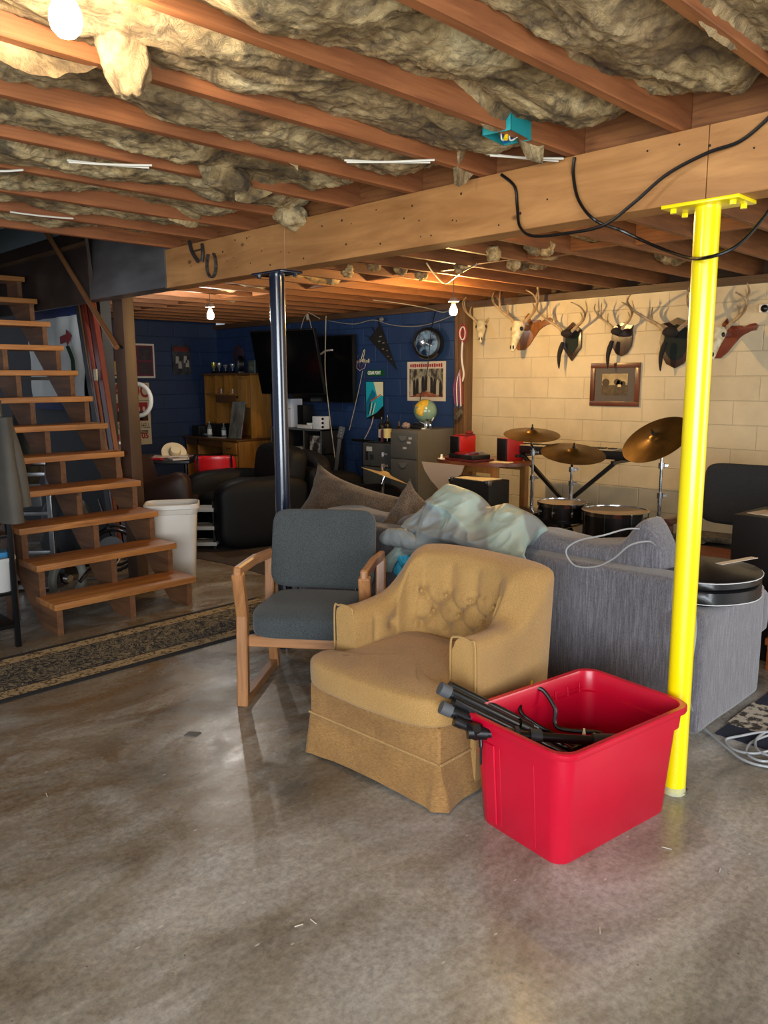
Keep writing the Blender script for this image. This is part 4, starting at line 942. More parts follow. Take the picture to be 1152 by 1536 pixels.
def skull(parent, s=1., tilt=35):
    mb = MB(); prof = [(-.02, .0, .045, .05), (.0, .0, .055, .055), (.04, .0, .052, .05), (.09, 0, .038, .040), (.14, 0, .028, .032), (.19, 0, .022, .022), (.22, 0, .012, .010)]
    n = 16; rs = []; T = Matrix.Rotation(R(tilt), 4, 'Y')
    for d, o, a, b in prof: rs.append([mb.bm.verts.new(T @ V((-b*s*sin(2*pi*k/n)*.9, a*s*cos(2*pi*k/n), -d*s))) for k in range(n)])
    for a, b in zip(rs, rs[1:]):
        for k in range(n): mb.bm.faces.new((a[k], a[(k+1) % n], b[(k+1) % n], b[k]))
    mb.bm.faces.new(rs[0][::-1]); mb.bm.faces.new(rs[-1])
    o = mb.build('skull', BONE, parent, ang=60)
    for sd in (-1, 1):
        MB().sph(T @ V((-.012*s, sd*.042*s, -.035*s)), .019*s, u=10, v=8, sc=(1, .8, 1)).build('eye_socket', INK, o)
        MB().sph(T @ V((-.02*s, sd*.012*s, -.19*s)), .009*s, u=8, v=6, sc=(1, .7, 1.8)).build('nose_opening', INK, o)
SHIELD = [(0, -.15), (.05, -.125), (.085, -.07), (.095, 0), (.085, .06), (.095, .10), (.05, .105), (0, .13), (-.05, .105), (-.095, .10), (-.085, .06), (-.095, 0), (-.085, -.07), (-.05, -.125)]
HEXA = [(0, -.17), (.085, -.06), (.085, .08), (0, .15), (-.085, .08), (-.085, -.06)]
ROUND = [(.12*cos(a), .17*sin(a)-.0) for a in [2*pi*k/24 for k in range(24)]]
WVA = [(-.20, -.14), (-.14, -.20), (-.04, -.20), (.03, -.14), (.10, -.05), (.16, .03), (.20, .06), (.28, .10), (.34, .10), (.36, .15), (.33, .18), (.26, .17), (.20, .13), (.18, .16), (.03, .16), (.01, .25), (-.04, .20), (-.06, .10), (-.14, .04), (-.21, -.04)]
def mount(lab, px, py, poly, pm, s=1., kind='skull', out=.14, spread=1., ps=1., felt=None, tail=False, curl=1., tines=3, tilt=35, turn=0):
    c = at(px, py, X=6.8-out); t = thing('deer_mount', lab, 'deer mount', (c.x, c.y, c.z), turn)
    M = TX((out-.001, 0, -.06*s), (0, -1, 0), (0, 0, 1)); M = Matrix.Rotation(-turn, 4, 'Z') @ M
    if poly:
        MB().prism([(x*ps, y*ps) for x, y in poly], .022, M, .003).build('plaque', pm, t)
        MB().bar((out-.02, 0, -.02), (.01, 0, -.01), .05, .05, .004).build('mounting_block', pm, t)
    else: MB().bar((out-.002, 0, -.02), (.01, 0, -.01), .02, .02, .002).build('hanger', DARK, t)
    if kind == 'skull': skull(t, s, tilt)
    else:
        MB().sph((.0, 0, .0), .045*s, u=14, v=10, sc=(.9, 1.3, .8)).build('skull_cap', FUR, t)
        if felt: MB().prism([(x*ps*.72, y*ps*.72) for x, y in poly], .030, M, .004).build('felt_pad', felt, t)
    antler(t, 1, s, spread, curl, tines); antler(t, -1, s, spread, curl, tines)
    if tail:
        MB().tube(spline([(out*.3, .06, -.08), (out*.3-.02, .085, -.2), (out*.3-.01, .09, -.33)], 5), [.016, .02, .022, .024, .022, .02, .018, .016, .012, .008, .004], 8).build('tail', FUR, t)
    return t
mount('bare deer skull with short antlers, nearest the wooden trim', 722, 487, None, None, 1.05, out=.05, spread=.8, tines=2, turn=R(35))
mount('white deer skull with tall antlers on a honey coloured plaque with a side arm', 778, 488, WVA, PLO, 1.25, out=.17, ps=.8, curl=.6, spread=.9, tilt=20)
mount('deer antlers on a dark six sided plaque with green felt and a hanging tail', 850, 500, HEXA, PLQ, 1.05, 'cap', .12, felt=FELT, ps=1.15, tail=True, spread=1.0, tines=2)
mount('small deer antlers on a dark brown shield above the framed landscape', 925, 497, SHIELD, PLQ, .95, 'cap', .12, ps=1.1, tail=True, spread=.8, tines=2, curl=.8)
mount('wide deer antlers on a large black shield, left of the yellow post', 1006, 498, SHIELD, PLQ, 1.25, 'cap', .13, felt=FELT, ps=1.55, tail=True, spread=1.15, tines=1)
mount('deer skull with antlers on a red brown plaque, right of the yellow post', 1078, 497, WVA, PLR, 1.15, out=.16, ps=.72, curl=.6, spread=.9, tilt=25)
# framed landscape
p, q = at(888, 545, X=6.8), at(959, 610, X=6.8); c = (p+q)/2; w, h = abs(p.y-q.y), abs(p.z-q.z)
r_ = poster_root('framed_picture', 'brown framed landscape print hanging on the cream block wall', 'picture', on_back(c.y, c.z, 6.799))
FRW = mat('frame_brown', '#4a2412', .35, col2='#5f3119', scale=6, coat=.3)
mb = MB(); fw_ = .045
for a, b in (((-w/2, -h/2), (w/2, -h/2+fw_)), ((-w/2, h/2-fw_), (w/2, h/2)), ((-w/2, -h/2+fw_), (-w/2+fw_, h/2-fw_)), ((w/2-fw_, -h/2+fw_), (w/2, h/2-fw_))): mb.box((a[0], a[1], 0), (b[0], b[1], .022), .005)
mb.build('frame', FRW, r_); plate('mat_board', w-.08, h-.08, .010, mat('mat_grey', '#4b443f', .7), I4, r_)
plate('print_sky', w*.52, h*.50, .012, mat('land_sky', '#a8936a', .5, col2='#7d6c4a', scale=10), I4, r_); plate('print_ground', w*.52, h*.24, .0125, mat('land_ground', '#4d3c22', .5, col2='#2c2214', scale=30), Matrix.Translation((0, -.13*h, 0)), r_)
for x, y, s in ((-.18, .05, .035), (.05, .06, .03), (.10, .03, .03), (.17, .02, .025)): MB().prism([(w*x+s*cos(a)*1.1, h*y+s*sin(a)) for a in [k*pi/5 for k in range(10)]], .0135).build('print_tree', mat('land_tree', '#33260f', .6), r_)
plate('print_tree_trunk', .008, h*.26, .0137, mat('land_tree', '#33260f', .6), Matrix.Translation((-w*.19, 0, 0)), r_)
plate('print_house', .035, .022, .014, mat('land_house', '#c9b48a', .6), Matrix.Translation((w*.1, -.01, 0)), r_)
c = at(1149, 463, X=6.75); t = thing('security_camera', 'small black and white camera high on the cream wall at the right edge', 'camera', c)
MB().box((-.02, -.05, -.03), (.05, .05, .035), .01).build('body', WHITE, t); MB().sph((-.03, 0, 0), .03, u=12, v=8).build('lens', BLACK, t)
# ------------------------------------------------------------------ drum kit
BRZ = mat('cymbal_bronze', '#7a5c2c', .38, .85, col2='#4e3a1c', scale=5, stretch=(1, 1, .2)); DSH = mat('drum_shell', '#0b0c0e', .25, coat=.5); HEAD = mat('drum_head', '#a3917b', .5, col2='#8c7a66', scale=5)
def cymbal(lab, c, n, r, base, stand=True, m=BRZ):
    n = V(n).normalized(); t = thing('cymbal_stand', lab, 'cymbal', (base[0], base[1], 0)); o = V((base[0], base[1], 0)); c = V(c)-o
    T = n.to_track_quat('Z', 'Y').to_matrix().to_4x4(); T.translation = c
    MB().lathe([(.004, .028), (.03, .024), (.045, .010), (.055, .004), (r*.6, -.006), (r, -.018), (r, -.0195), (r*.6, -.0085), (.05, .001), (.03, .02), (.004, .024)], n=48, M=T, cap=False).build('cymbal', m, t, ang=60)
    MB().cyl(T @ V((0, 0, .0)), T @ V((0, 0, .045)), .012, n=12).cyl(T @ V((0, 0, .03)), T @ V((0, 0, .07)), .006, n=10).build('wing_nut', BLACK, t)
    j = c-n*.10+V((0, 0, 0)); top = V((0, 0, j.z-.03))
    MB().tube([c-n*.01, j], .008, 8).tube([j, top], .010, 10).build('tilter', CHROME, t)
    MB().tube([top, (0, 0, .55)], .010, 12).build('upper_tube', CHROME, t); MB().tube([(0, 0, .75), (0, 0, .18)], .0145, 12).build('lower_tube', CHROME, t)
    for z in (.74, .95 if c.z > 1.1 else .85): MB().cyl((0, 0, z-.02), (0, 0, z+.02), .021, n=12).bar((0, 0, z), (.04, -.03, z), .012, .02, .002).build('clamp', CHROME, t)
    for k in range(3):
        a = 2*pi*k/3+.3; MB().tube([(0, 0, .42), (.27*cos(a), .27*sin(a), .012)], .008, 8).build('leg', CHROME, t)
    return t
cymbal('thin bronze cymbal on a chrome stand, leftmost of the drum kit', at(798, 649, X=5.5), (-.14, -.14, 1), .232, (at(799, 700, X=5.5).x, at(799, 700, X=5.5).y))
cymbal('broad bronze cymbal over the snare drum, centre of the drum kit', at(860, 677, X=5.4), (-.17, -.20, 1), .25, (at(857, 720, X=5.4).x, at(857, 720, X=5.4).y))
nn = (-RT*.56+UP*.83)*.93+TOCAM*.30
cymbal('steeply tilted bronze cymbal close beside the yellow post', at(983, 656, X=5.2), nn, .245, (at(990, 740, X=5.25).x, at(990, 740, X=5.25).y))
def drum(lab, c, r, z0, z1, name='drum', legs=True, lugs=8):
    t = thing(name, lab, 'drum', (c[0], c[1], 0))
    MB().cyl((0, 0, z0+.01), (0, 0, z1-.012), r*.97, n=48).build('shell', DSH, t)
    MB().lathe([(r*.97, z1-.022), (r*1.01, z1-.022), (r*1.02, z1+.006), (r*.985, z1+.006), (r*.98, z1-.002), (r*.97, z1-.002)], n=48, cap=False).build('rim', CHROME, t)
    MB().lathe([(r*.97, z0), (r*1.01, z0), (r*1.01, z0+.022), (r*.97, z0+.022)], n=48, cap=False).build('rim', DARK, t)
    MB().cyl((0, 0, z1-.006), (0, 0, z1-.001), r*.98, n=48).build('drum_head', HEAD, t)
    for k in range(lugs):
        a = 2*pi*k/lugs+.2; x, y = r*1.015*cos(a), r*1.015*sin(a)
        MB().tube([(x, y, z1+.004), (x, y, (z0+z1)/2)], .004, 6).sph((x*.99, y*.99, (z0+z1)/2), .013, u=8, v=6, sc=(1, 1, 1.8)).build('lug', CHROME, t)
    if legs:
        for k in range(3):
            a = 2*pi*k/3+.9; MB().tube([(r*1.03*cos(a), r*1.03*sin(a), z0+.14), (r*1.03*cos(a), r*1.03*sin(a), .012)], .007, 8).build('leg', CHROME, t)
    return t
sc_ = at(843, 756, X=5.22)
sn = drum('black snare drum with a grey head on its stand', (sc_.x, sc_.y), .185, .475, .615, 'snare_drum', False)
MB().tube([(0, 0, .44), (0, 0, .12)], .012, 10).build('stand_tube', CHROME, sn)
for k in range(3):
    a = 2*pi*k/3+.6; MB().tube([(0, 0, .26), (.25*cos(a), .25*sin(a), .012)], .008, 8).build('leg', CHROME, sn); MB().tube([(0, 0, .40), (.19*cos(a), .19*sin(a), .47)], .007, 8).build('basket_arm', CHROME, sn)
fc = at(923, 765, X=5.22); drum('large black floor tom with a tan head', (fc.x, fc.y), .235, .16, .60, 'floor_tom', True)
bc = at(800, 790, X=5.3)
bd = thing('bass_drum', 'black bass drum lying on its side behind the grey cover', 'drum', (bc.x, bc.y, .26), rot=(R(90), 0, R(-38)))
MB().cyl((0, 0, -.2), (0, 0, .2), .25, n=48).build('shell', DSH, bd); MB().lathe([(.24, .19), (.268, .19), (.268, .22), (.24, .22)], n=48, cap=False).build('hoop', BLACK, bd); MB().cyl((0, 0, .2), (0, 0, .206), .245, n=48).build('drum_head', mat('bass_head', '#4b4038', .5), bd)
# hi-hat style cymbal nearly edge on, far left
tc = at(578, 711, X=5.3); cymbal('pale gold cymbal seen almost edge on in front of the small fridge', tc, RT*.35+UP*.94-TOCAM*.10, .24, (at(574, 745, X=5.32).x, at(574, 745, X=5.32).y), True, mat('cymbal_gold', '#cdb07a', .4, .5))
c = at(568, 745, X=5.28); t = thing('key_bundle', 'bundle of keys and bright tags hanging from the edge on cymbal stand', 'keys', c)
MB().bar((0, 0, .05), (.01, .02, -.03), .05, .01).build('tag', mat('tag_dark', '#4d3a2a', .6), t); MB().bar((-.01, .06, -.05), (-.01, .05, -.09), .09, .012).build('tag', mat('tag_silver', '#a9b0ad', .4), t); MB().bar((-.02, .07, -.09), (-.02, .02, -.20), .03, .01).build('tag', mat('tag_lime', '#b5c22a', .4), t)
# keyboard on a crossed stand
ka, kb_ = at(781, 681, X=5.75), at(930, 683, X=6.15)
kd = (kb_-ka); ang_ = math.atan2(kd.y, kd.x); L = .62
kc = (ka+kb_)/2
kt = thing('keyboard', 'black electronic keyboard lying on a crossed stand against the cream wall', 'keyboard', (6.28, 3.83, .865), R(-88))
MB().box((-.62, -.15, 0), (.62, .15, .075), .012).build('keyboard_body', BLACK, kt); MB().box((-.52, -.145, .075), (.45, -.01, .083), .002).build('white_keys', mat('piano_keys', '#a99d8b', .4), kt)
mb = MB()
for k in range(30):
    if k % 7 not in (2, 6): mb.box((-.50+.0315*k, -.09, .083), (-.485+.0315*k, -.01, .092), .001, seg=1)
tag(mb.build('black_keys', BLACK, kt), kind='stuff'); MB().box((-.3, .03, .075), (.3, .12, .078)).build('control_panel', mat('panel_grey', '#3a3a3c', .4), kt)
ks = thing('keyboard_stand', 'black crossed tube stand carrying the keyboard', 'stand', (6.28, 3.83, 0), R(-88))
MB().bar((-.48, -.12, .862), (.48, -.12, .03), .035, .035, .004, (0, 1, 0)).build('cross_leg', SAT, ks); MB().bar((.48, -.08, .862), (-.48, -.08, .03), .035, .035, .004, (0, 1, 0)).build('cross_leg', SAT, ks)
for x in (-.48, .48): MB().bar((x, -.2, .845), (x, .2, .845), .03, .03, .004).build('top_bar', SAT, ks); MB().bar((x, -.2, .015), (x, .2, .015), .03, .03, .004).build('foot_bar', SAT, ks)
# half round table, amplifier, speakers, turntable
TBW = wood('table_top_wood', '#5a2d18', '#7b4426', 1, .35, 8, False, .3); TBL = wood('table_leg_wood', '#8a5a28', '#b07b40', 2, .5)
tt = thing('drop_leaf_table', 'round wooden drop leaf table in front of the wooden trim', 'table', (5.98, 4.62, 0))
MB().prism([(.36*cos(a)*1.0, .50*sin(a)) for a in [2*pi*k/40 for k in range(40)]], .028, Matrix.Translation((0, 0, .772))).build('tabletop', TBW, tt)
MB().prism([(-.50, .0), (.02, 0), (-.02, -.09), (-.10, -.13), (-.25, -.27), (-.38, -.17), (-.46, -.08)][::1], .016, TX((-.345, -.03, .772), (0, -1, 0), (0, 0, 1))).build('hanging_leaf', mat('leaf_underside', '#a6988c', .6), tt)
for x, y in ((-.22, .33), (-.22, -.30), (.24, .33), (.24, -.30)): MB().box((x-.03, y-.03, 0), (x+.03, y+.03, .772), .004).build('leg', TBL, tt)
MB().box((-.22, -.3, .70), (-.20, .33, .772)).box((.22, -.3, .70), (.24, .33, .772)).build('apron', TBL, tt)
BLK2 = mat('black_tolex', '#08080a', .45, bmp=.3, bscale=200)
am = thing('amplifier', 'black boxy amplifier with metal corners standing under the round table', 'amplifier', (5.62, 4.40, 0), R(-4))
MB().box((-.13, -.24, .02), (.15, .24, .665), .008).build('cabinet', BLK2, am)
for y in (-.22, .22): MB().box((-.137, y-.022, .63), (-.09, y+.022, .672), .004).build('corner_cap', CHROME, am)
MB().tube([(-.15, -.06, .30), (-.17, -.05, .33), (-.17, .05, .33), (-.15, .06, .30)], .012, 8).build('handle', CHROME, am)
tag(MB().box((-.12, -.20, .667), (.12, .16, .672), 0).build('paper_sheet', mat('cream_paper', '#d3c3a0', .7), loc=(5.62, 4.42, 0), rot=(0, 0, R(-6))), 'cream sheet of paper lying on the black amplifier', 'paper')
REDS = mat('speaker_red', '#a8130c', .35, coat=.2)
def spk(lab, p, rz):
    t = thing('bookshelf_speaker', lab, 'speaker', p, rz); MB().box((-.10, -.065, 0), (.10, .065, .21), .004).build('cabinet', REDS, t); MB().box((-.118, -.063, .002), (-.10, .063, .208), .003).build('front_grille', BLACK, t); return t
spk('red speaker with a black front, beside the wooden trim on the round table', (6.02, 4.90, .8005), R(-12))
spk('red speaker with a black front, next to the keyboard on the round table', (6.08, 4.38, .8005), R(-12))
tag(MB().box((-.07, -.06, .0), (.08, .07, .012), .003).sph((.04, -.02, .025), .035, u=10, v=8, sc=(1.3, 1, .6)).build('red_cloth', mat('dark_red_cloth', '#6d0f12', .8), loc=(6.03, 4.89, 1.012)), 'dark red bundle lying on top of one red speaker', 'cloth')
tr = thing('turntable', 'dark red and black turntable on the round table', 'turntable', (5.80, 4.66, .8005), R(-10))
MB().box((-.13, -.21, 0), (.13, .19, .02), .003).build('base_tray', mat('tray_dark_red', '#4d0f14', .4), tr); MB().box((-.11, -.17, .02), (.12, .16, .06), .006).build('plinth', BLACK, tr); MB().cyl((0, .02, .06), (0, .02, .072), .115, n=32).build('platter', mat('platter_red', '#6b1116', .3), tr); MB().bar((.08, -.13, .08), (-.03, -.07, .078), .008, .008).build('tonearm', CHROME, tr)
tag(MB().cyl((0, 0, 0), (0, 0, .008), .035, n=18).cyl((0, 0, .008), (0, 0, .045), .014, .010, n=14).build('white_candle', WHITE, loc=(5.74, 4.94, .8005)), 'small white candle shaped holder at the left end of the round table', 'candle')
tag(MB().box((-.05, -.1, 0), (.05, .1, .004)).build('paper_sheet', mat('cream_paper', '#d3c3a0', .7), loc=(5.86, 4.32, .8005), rot=(0, 0, .2)), 'pale papers beside the red speaker on the round table', 'paper')
# ------------------------------------------------------------------ file cabinet, fridge and what stands on them
FG = mat('cabinet_grey', '#55524b', .42, coat=.1); FGD = mat('cabinet_front', '#4c4d4c', .4)
fc_ = thing('file_cabinet', 'grey three drawer metal file cabinet against the blue wall', 'file cabinet', (6.05, 5.55, 0))
MB().box((.02, 0, 0), (.70, .385, 1.03), .004).build('cabinet_body', FG, fc_)
for k, (a, b) in enumerate(((.73, 1.00), (.40, .715), (.06, .385))):
    d = MB().box((0, .008, a), (.02, .377, b), .004).build('drawer', FGD, fc_)
    MB().prism([(-.06, .03), (.06, .03), (.035, -.01), (.0, -.022), (-.035, -.01)], .012, TX((0, .19, b-.065), (0, -1, 0), (0, 0, 1))).build('handle', mat('handle_grey', '#8f9090', .3, .6), d)
for (y, z, a, w_) in ((.09, .945, .1, .045), (.11, .90, -.5, .05), (.17, .84, 1.1, .05)):
    MB().cbox((-.001, y, z), (.002, w_, .022), 0, 0, None).build('sticker', mat('sticker_pale', '#a8a8a4', .5), fc_)
gl = thing('globe_lamp', 'desk globe with green oceans on a white base on the file cabinet', 'globe', (6.33, 5.68, 1.031))
def m_globe():
    m, n, b = _nt('globe_map', .25, 0); f = nz(n, coords(n, 'Object', (1, 1, 1)), 7, 4, .5)
    n.links.new(ramp(n, f, [(.50, hx('#6f8a78')), (.53, hx('#6f8a78')), (.545, hx('#b5912f')), (.62, hx('#c9a93e'))]), b.inputs['Base Color']); b.inputs['Coat Weight'].default_value = .4; return m
MB().sph((0, 0, .19), .125, u=36, v=24).build('globe', m_globe(), gl); MB().cyl((0, 0, 0), (0, 0, .012), .06, n=20).cyl((0, 0, .012), (0, 0, .05), .014, n=12).tube([V((0, .135*cos(a), .19+.135*sin(a))) for a in [R(x) for x in range(-150, -20, 12)]], .006, 6).build('base', WHITE, gl)
mb = MB(); wad((6.2, 5.84, 1.066), .035, (1.1, 1.2, .8), 4, mb); tag(mb.build('pink_rock', mat('rose_quartz', '#a08a7d', .6, col2='#7d6a60', scale=30)), 'lump of pinkish rock on the file cabinet', 'rock')
tag(MB().box((6.22, 5.68, 1.031), (6.34, 5.80, 1.07), .01).box((6.24, 5.70, 1.07), (6.30, 5.78, 1.10), .01).build('black_camera', BLACK), 'black camera like gadget between rock and globe', 'gadget')
GLS = mat('clear_glass', '#d9e2e0', .05, trans=1)
tag(MB().box((6.26, 5.57, 1.031), (6.31, 5.62, 1.14), .003).build('glass_block', GLS), 'clear glass block standing beside the globe', 'glass')
fr = thing('mini_fridge', 'dark grey two door mini fridge left of the file cabinet', 'fridge', (6.15, 6.0, 0))
FRG = mat('fridge_grey', '#3d3f40', .4, col2='#454748', scale=3)
MB().box((.05, 0, 0), (.55, .47, .865), .006).build('cabinet_body', BLACK, fr); MB().box((0, .015, .60), (.05, .465, .855), .008).build('door', FRG, fr); MB().box((0, .015, .03), (.05, .465, .59), .008).build('door', FRG, fr)
for y, z, w_, h_, c in ((.36, .79, .09, .05, '#a8aaa8'), (.40, .71, .04, .10, '#17181a'), (.32, .70, .06, .06, '#222324')): MB().box((-.002, y-w_/2, z-h_/2), (0, y+w_/2, z+h_/2)).build('sticker', mat('stk'+c[1:], c, .5), fr)
def bottle(lab, p, h, r, m, lm=None, name='bottle'):
    t = thing(name, lab, 'bottle', p); MB().lathe([(r*.9, 0), (r, .005), (r, h*.60), (r*.75, h*.70), (r*.32, h*.80), (r*.30, h*.96), (r*.36, h*.965), (r*.36, h)], n=18).build('bottle_body', m, t)
    if lm: MB().lathe([(r*1.015, h*.15), (r*1.015, h*.5)], n=18, cap=False).build('bottle_label', lm, t)
    return t
DG = mat('dark_glass', '#0c0a08', .12, coat=.5)
bottle('dark liquor bottle with a pale label, leftmost on the mini fridge', (6.35, 6.36, .866), .27, .04, DG, mat('label_pale', '#b9a99a', .6)); bottle('dark liquor bottle with a round cream label, second on the mini fridge', (6.30, 6.22, .866), .30, .045, DG, mat('label_cream', '#c9ba7d', .6)); bottle('brown bottle with a red label, next to the file cabinet', (6.34, 6.08, .866), .23, .04, mat('brown_glass', '#2a160c', .15, coat=.5), mat('label_red', '#7c3128', .6))
tag(MB().box((6.28, 6.275, .866), (6.36, 6.31, 1.0), .003).build('small_box', mat('maroon_box', '#54242c', .6)), 'small maroon and white box among the bottles on the fridge', 'box')
cord('pale cord rising from behind the fridge bottles', [at(545, 662, X=6.5), at(556, 640, X=6.55), at(560, 625, X=6.6)], .006, mat('pink_grey_cord', '#9c8c8a', .5))
# acoustic guitar and dark clutter between shelf and fridge
AG = thing('acoustic_guitar', 'honey coloured acoustic guitar leaning by the cube shelf', 'guitar', (6.12, 6.85, 0.02), rot=(R(0), R(8), R(-35)))
Mg = TX((0, 0, 0), (0, -1, 0), (0, 0, 1))
o2 = spline([(0, 0, 0), (.13, .01, 0), (.185, .10, 0), (.17, .2, 0), (.115, .28, 0), (.14, .38, 0), (.11, .455, 0), (.0, .48, 0), (-.11, .455, 0), (-.14, .38, 0), (-.115, .28, 0), (-.17, .2, 0), (-.185, .10, 0), (-.13, .01, 0)], 4, True)
MB().prism([(p.x, p.y) for p in o2], .09, Mg, .004).build('guitar_body', wood('guitar_spruce', '#7a4a1c', '#a8702f', 2, .3, 9, False, .5), AG); MB().cyl(Mg @ V((0, .3, .0905)), Mg @ V((0, .3, .0925)), .045, n=24).build('sound_hole', INK, AG)
MB().bar(Mg @ V((0, .30, .10)), Mg @ V((0, .86, .10)), .05, .02, .004, (0, 1, 0)).build('neck', BLACK, AG); MB().bar(Mg @ V((0, .86, .10)), Mg @ V((0, 1.0, .085)), .075, .018, .004, (0, 1, 0)).build('headstock', BLACK, AG)
for k in range(3):
    for s_ in (-1, 1): MB().cyl(Mg @ V((s_*.03, .89+.035*k, .1)), Mg @ V((s_*.055, .89+.035*k, .1)), .008, n=8).build('tuning_peg', CHROME, AG)
gs = thing('music_stand', 'black folding stand cluttered with cables beside the guitar', 'stand', (6.3, 6.62, 0))
MB().tube([(0, 0, .3), (0, 0, .88)], .014, 8).build('pole', BLACK, gs); MB().bar((0, -.18, .86), (0, .18, .86), .03, .03, .003).build('cross_bar', BLACK, gs)
for k in range(3):
    a = 2*pi*k/3; MB().tube([(0, 0, .34), (.22*cos(a), .22*sin(a), .012)], .012, 8).build('leg', BLACK, gs)
mb = MB(); wad((6.3, 6.66, .22), .13, (1, 1.3, 1.5), 12, mb); tag(mb.build('black_bag', mat('black_bag_cloth', '#0a0a0c', .7, bmp=.4), ang=60), 'slumped black bag on the floor behind the dark sofa', 'bag')
# ------------------------------------------------------------------ cube shelf under the television
SHB = mat('shelf_black', '#131416', .5); SHE = mat('shelf_edge', '#55585c', .4)
cs = thing('cube_shelf', 'black cube shelf with grey edges under the television', 'shelf', (6.36, 7.42, 0))
zz = [.02, .33, .63, .93]
for z in zz: MB().box((0, 0, z), (.36, 1.02, z+.018), .002).build('shelf_board', SHB, cs)
for k in range(4): MB().box((.0, k*.334, .02), (.36, k*.334+.018, .948), .002).build('upright', SHB, cs)
for k in range(4): MB().box((-.004, k*.334, .02), (.0, k*.334+.018, .948)).build('edge_strip', SHE, cs)
MB().box((-.004, 0, .93), (0, 1.02, .948)).build('edge_strip', SHE, cs); MB().box((-.004, 0, .63), (0, 1.02, .648)).build('edge_strip', SHE, cs)
MB().box((.35, 0, .02), (.36, 1.02, .94)).build('back_panel', SHB, cs)
gcn = thing('game_console', 'tall white console tower standing on the cube shelf', 'game console', (6.42, 8.12, .949)); MB().box((0, -.03, 0), (.2, .22, .37), .015).build('shell', mat('console_white', '#b9bec9', .35), gcn); MB().box((-.002, -.03, .238), (.0, .22, .246)).build('seam', BLACK, gcn)
tag(MB().box((6.44, 7.86, .949), (6.6, 7.98, 1.24), .004).build('black_speaker', BLACK), 'narrow black speaker behind the white console tower', 'speaker')
tag(MB().box((6.40, 7.66, .949), (6.60, 7.95, .995), .008).build('game_console', mat('console_white2', '#c3c3c0', .35)), 'flat white console lying on the cube shelf', 'game console')
tag(MB().box((6.44, 7.70, .9955), (6.52, 7.80, 1.02), .006).build('white_remote', WHITE), 'small white gadget lying on the flat console', 'gadget')
rt_ = thing('router', 'white upright box router at the right end of the cube shelf', 'router', (6.40, 7.44, .949)); MB().box((0, .03, 0), (.14, .20, .16), .008).build('shell', mat('router_white', '#cfd3d6', .35), rt_)
for k in range(3): MB().cyl((.02, .02, .03+.05*k), (.02, .031, .03+.05*k), .016, n=12).build('knob', BLACK, rt_)
PPR = mat('magazine_paper', '#b8b4ac', .6, col2='#6e6a66', scale=20)
for i, (y, z, n_m) in enumerate(((7.79, .649, 5), (8.13, .649, 3))):
    for k in range(n_m): tag(MB().box((6.38, y-.02+.006*k, z+.0131*k), (6.58, y+.20+.005*(k % 2), z+.013*k+.0125), .001, seg=1).build('magazine', PPR), ['pale magazine in the middle cube of the shelf', 'pale magazine in the left hand cube of the shelf'][i]+[', bottom of the pile', ', second from the bottom', ', third from the bottom', ', fourth from the bottom', ', top of the pile'][k], 'magazine')
tag(MB().box((6.37, 7.46, .649), (6.38, 7.66, .87), 0).box((6.3699, 7.49, .68), (6.37, 7.60, .84), 0).build('photo_book', mat('photo_print', '#b4b2ac', .5, col2='#2c2a2a', scale=9, lo=.45, hi=.55)), 'black and white photograph book propped in the right cube of the shelf', 'book')
for k in range(6): tag(MB().box((6.38, 7.80+.035*k, .349), (6.52, 7.80+.035*k+.03, .349+.19+.01*(k % 3)), .002).build('game_case', mat('case%d' % (k % 3), ['#3a5f86', '#8f9aa0', '#22303c'][k % 3], .4)), 'slim game case on the bottom shelf of the cube unit, '+ORD[k]+' from the right', 'game case', 'game cases on the bottom shelf')
# ------------------------------------------------------------------ desk and hutch
DKW = wood('desk_oak', '#7a4f1e', '#a9752f', 2, .4, 7, False, .2); DKD = wood('desk_oak_dark', '#4a2c12', '#6a431c', 1, .4, 7, False, .2)
dk = thing('desk', 'honey oak writing desk with a drawer pedestal in the far corner', 'desk', (6.15, 8.92, 0))
MB().box((-.02, -.02, .735), (.62, 1.34, .765), .008).build('desk_top', DKD, dk)
MB().box((.02, 0, .02), (.60, .03, .735), .003).build('side_panel', DKW, dk); MB().box((.02, .36, .02), (.60, .39, .735), .003).build('side_panel', DKW, dk)
for y in (1.0, 1.30): MB().box((.02, y, .02), (.60, y+.025, .735), .003).build('side_panel', DKW, dk)
MB().box((.57, .36, .1), (.60, 1.3, .735)).build('back_panel', DKD, dk); MB().box((.02, .39, .64), (.05, 1.3, .735), .004).build('keyboard_rail', DKD, dk)
for a, b in ((.56, .725), (.385, .545), (.05, .37)):
    d = MB().box((.0, .035, a), (.03, .355, b), .006).build('drawer', DKW, dk); MB().tube([V((-.004, .145, (a+b)/2+.01)), V((-.02, .165, (a+b)/2-.008)), V((-.02, .225, (a+b)/2-.008)), V((-.004, .245, (a+b)/2+.01))], .005, 6).build('handle', DARK, d)
tag(MB().box((.02, .65, .5), (.3, .9, .51)).build('desk_shelf', DKD, dk))
hu = thing('desk_hutch', 'oak hutch of cubby holes and a panelled cupboard standing on the desk', 'hutch', (6.42, 8.95, .766))
MB().box((0, 0, 0), (.34, .03, .86), .003).build('side_panel', DKW, hu); MB().box((0, 1.12, 0), (.34, 1.15, .86), .003).build('side_panel', DKW, hu)
MB().box((-.02, -.03, .86), (.36, 1.18, .89), .008).build('top_board', DKD, hu); MB().box((.32, .03, 0), (.34, 1.12, .86)).build('back_panel', DKW, hu)
MB().box((0, .33, .50), (.32, .36, .86), .003).build('divider', DKW, hu)
for y in (.50, .62, .86): MB().box((.0, y, .60), (.32, y+.015, .86), .002).build('divider', DKW, hu)
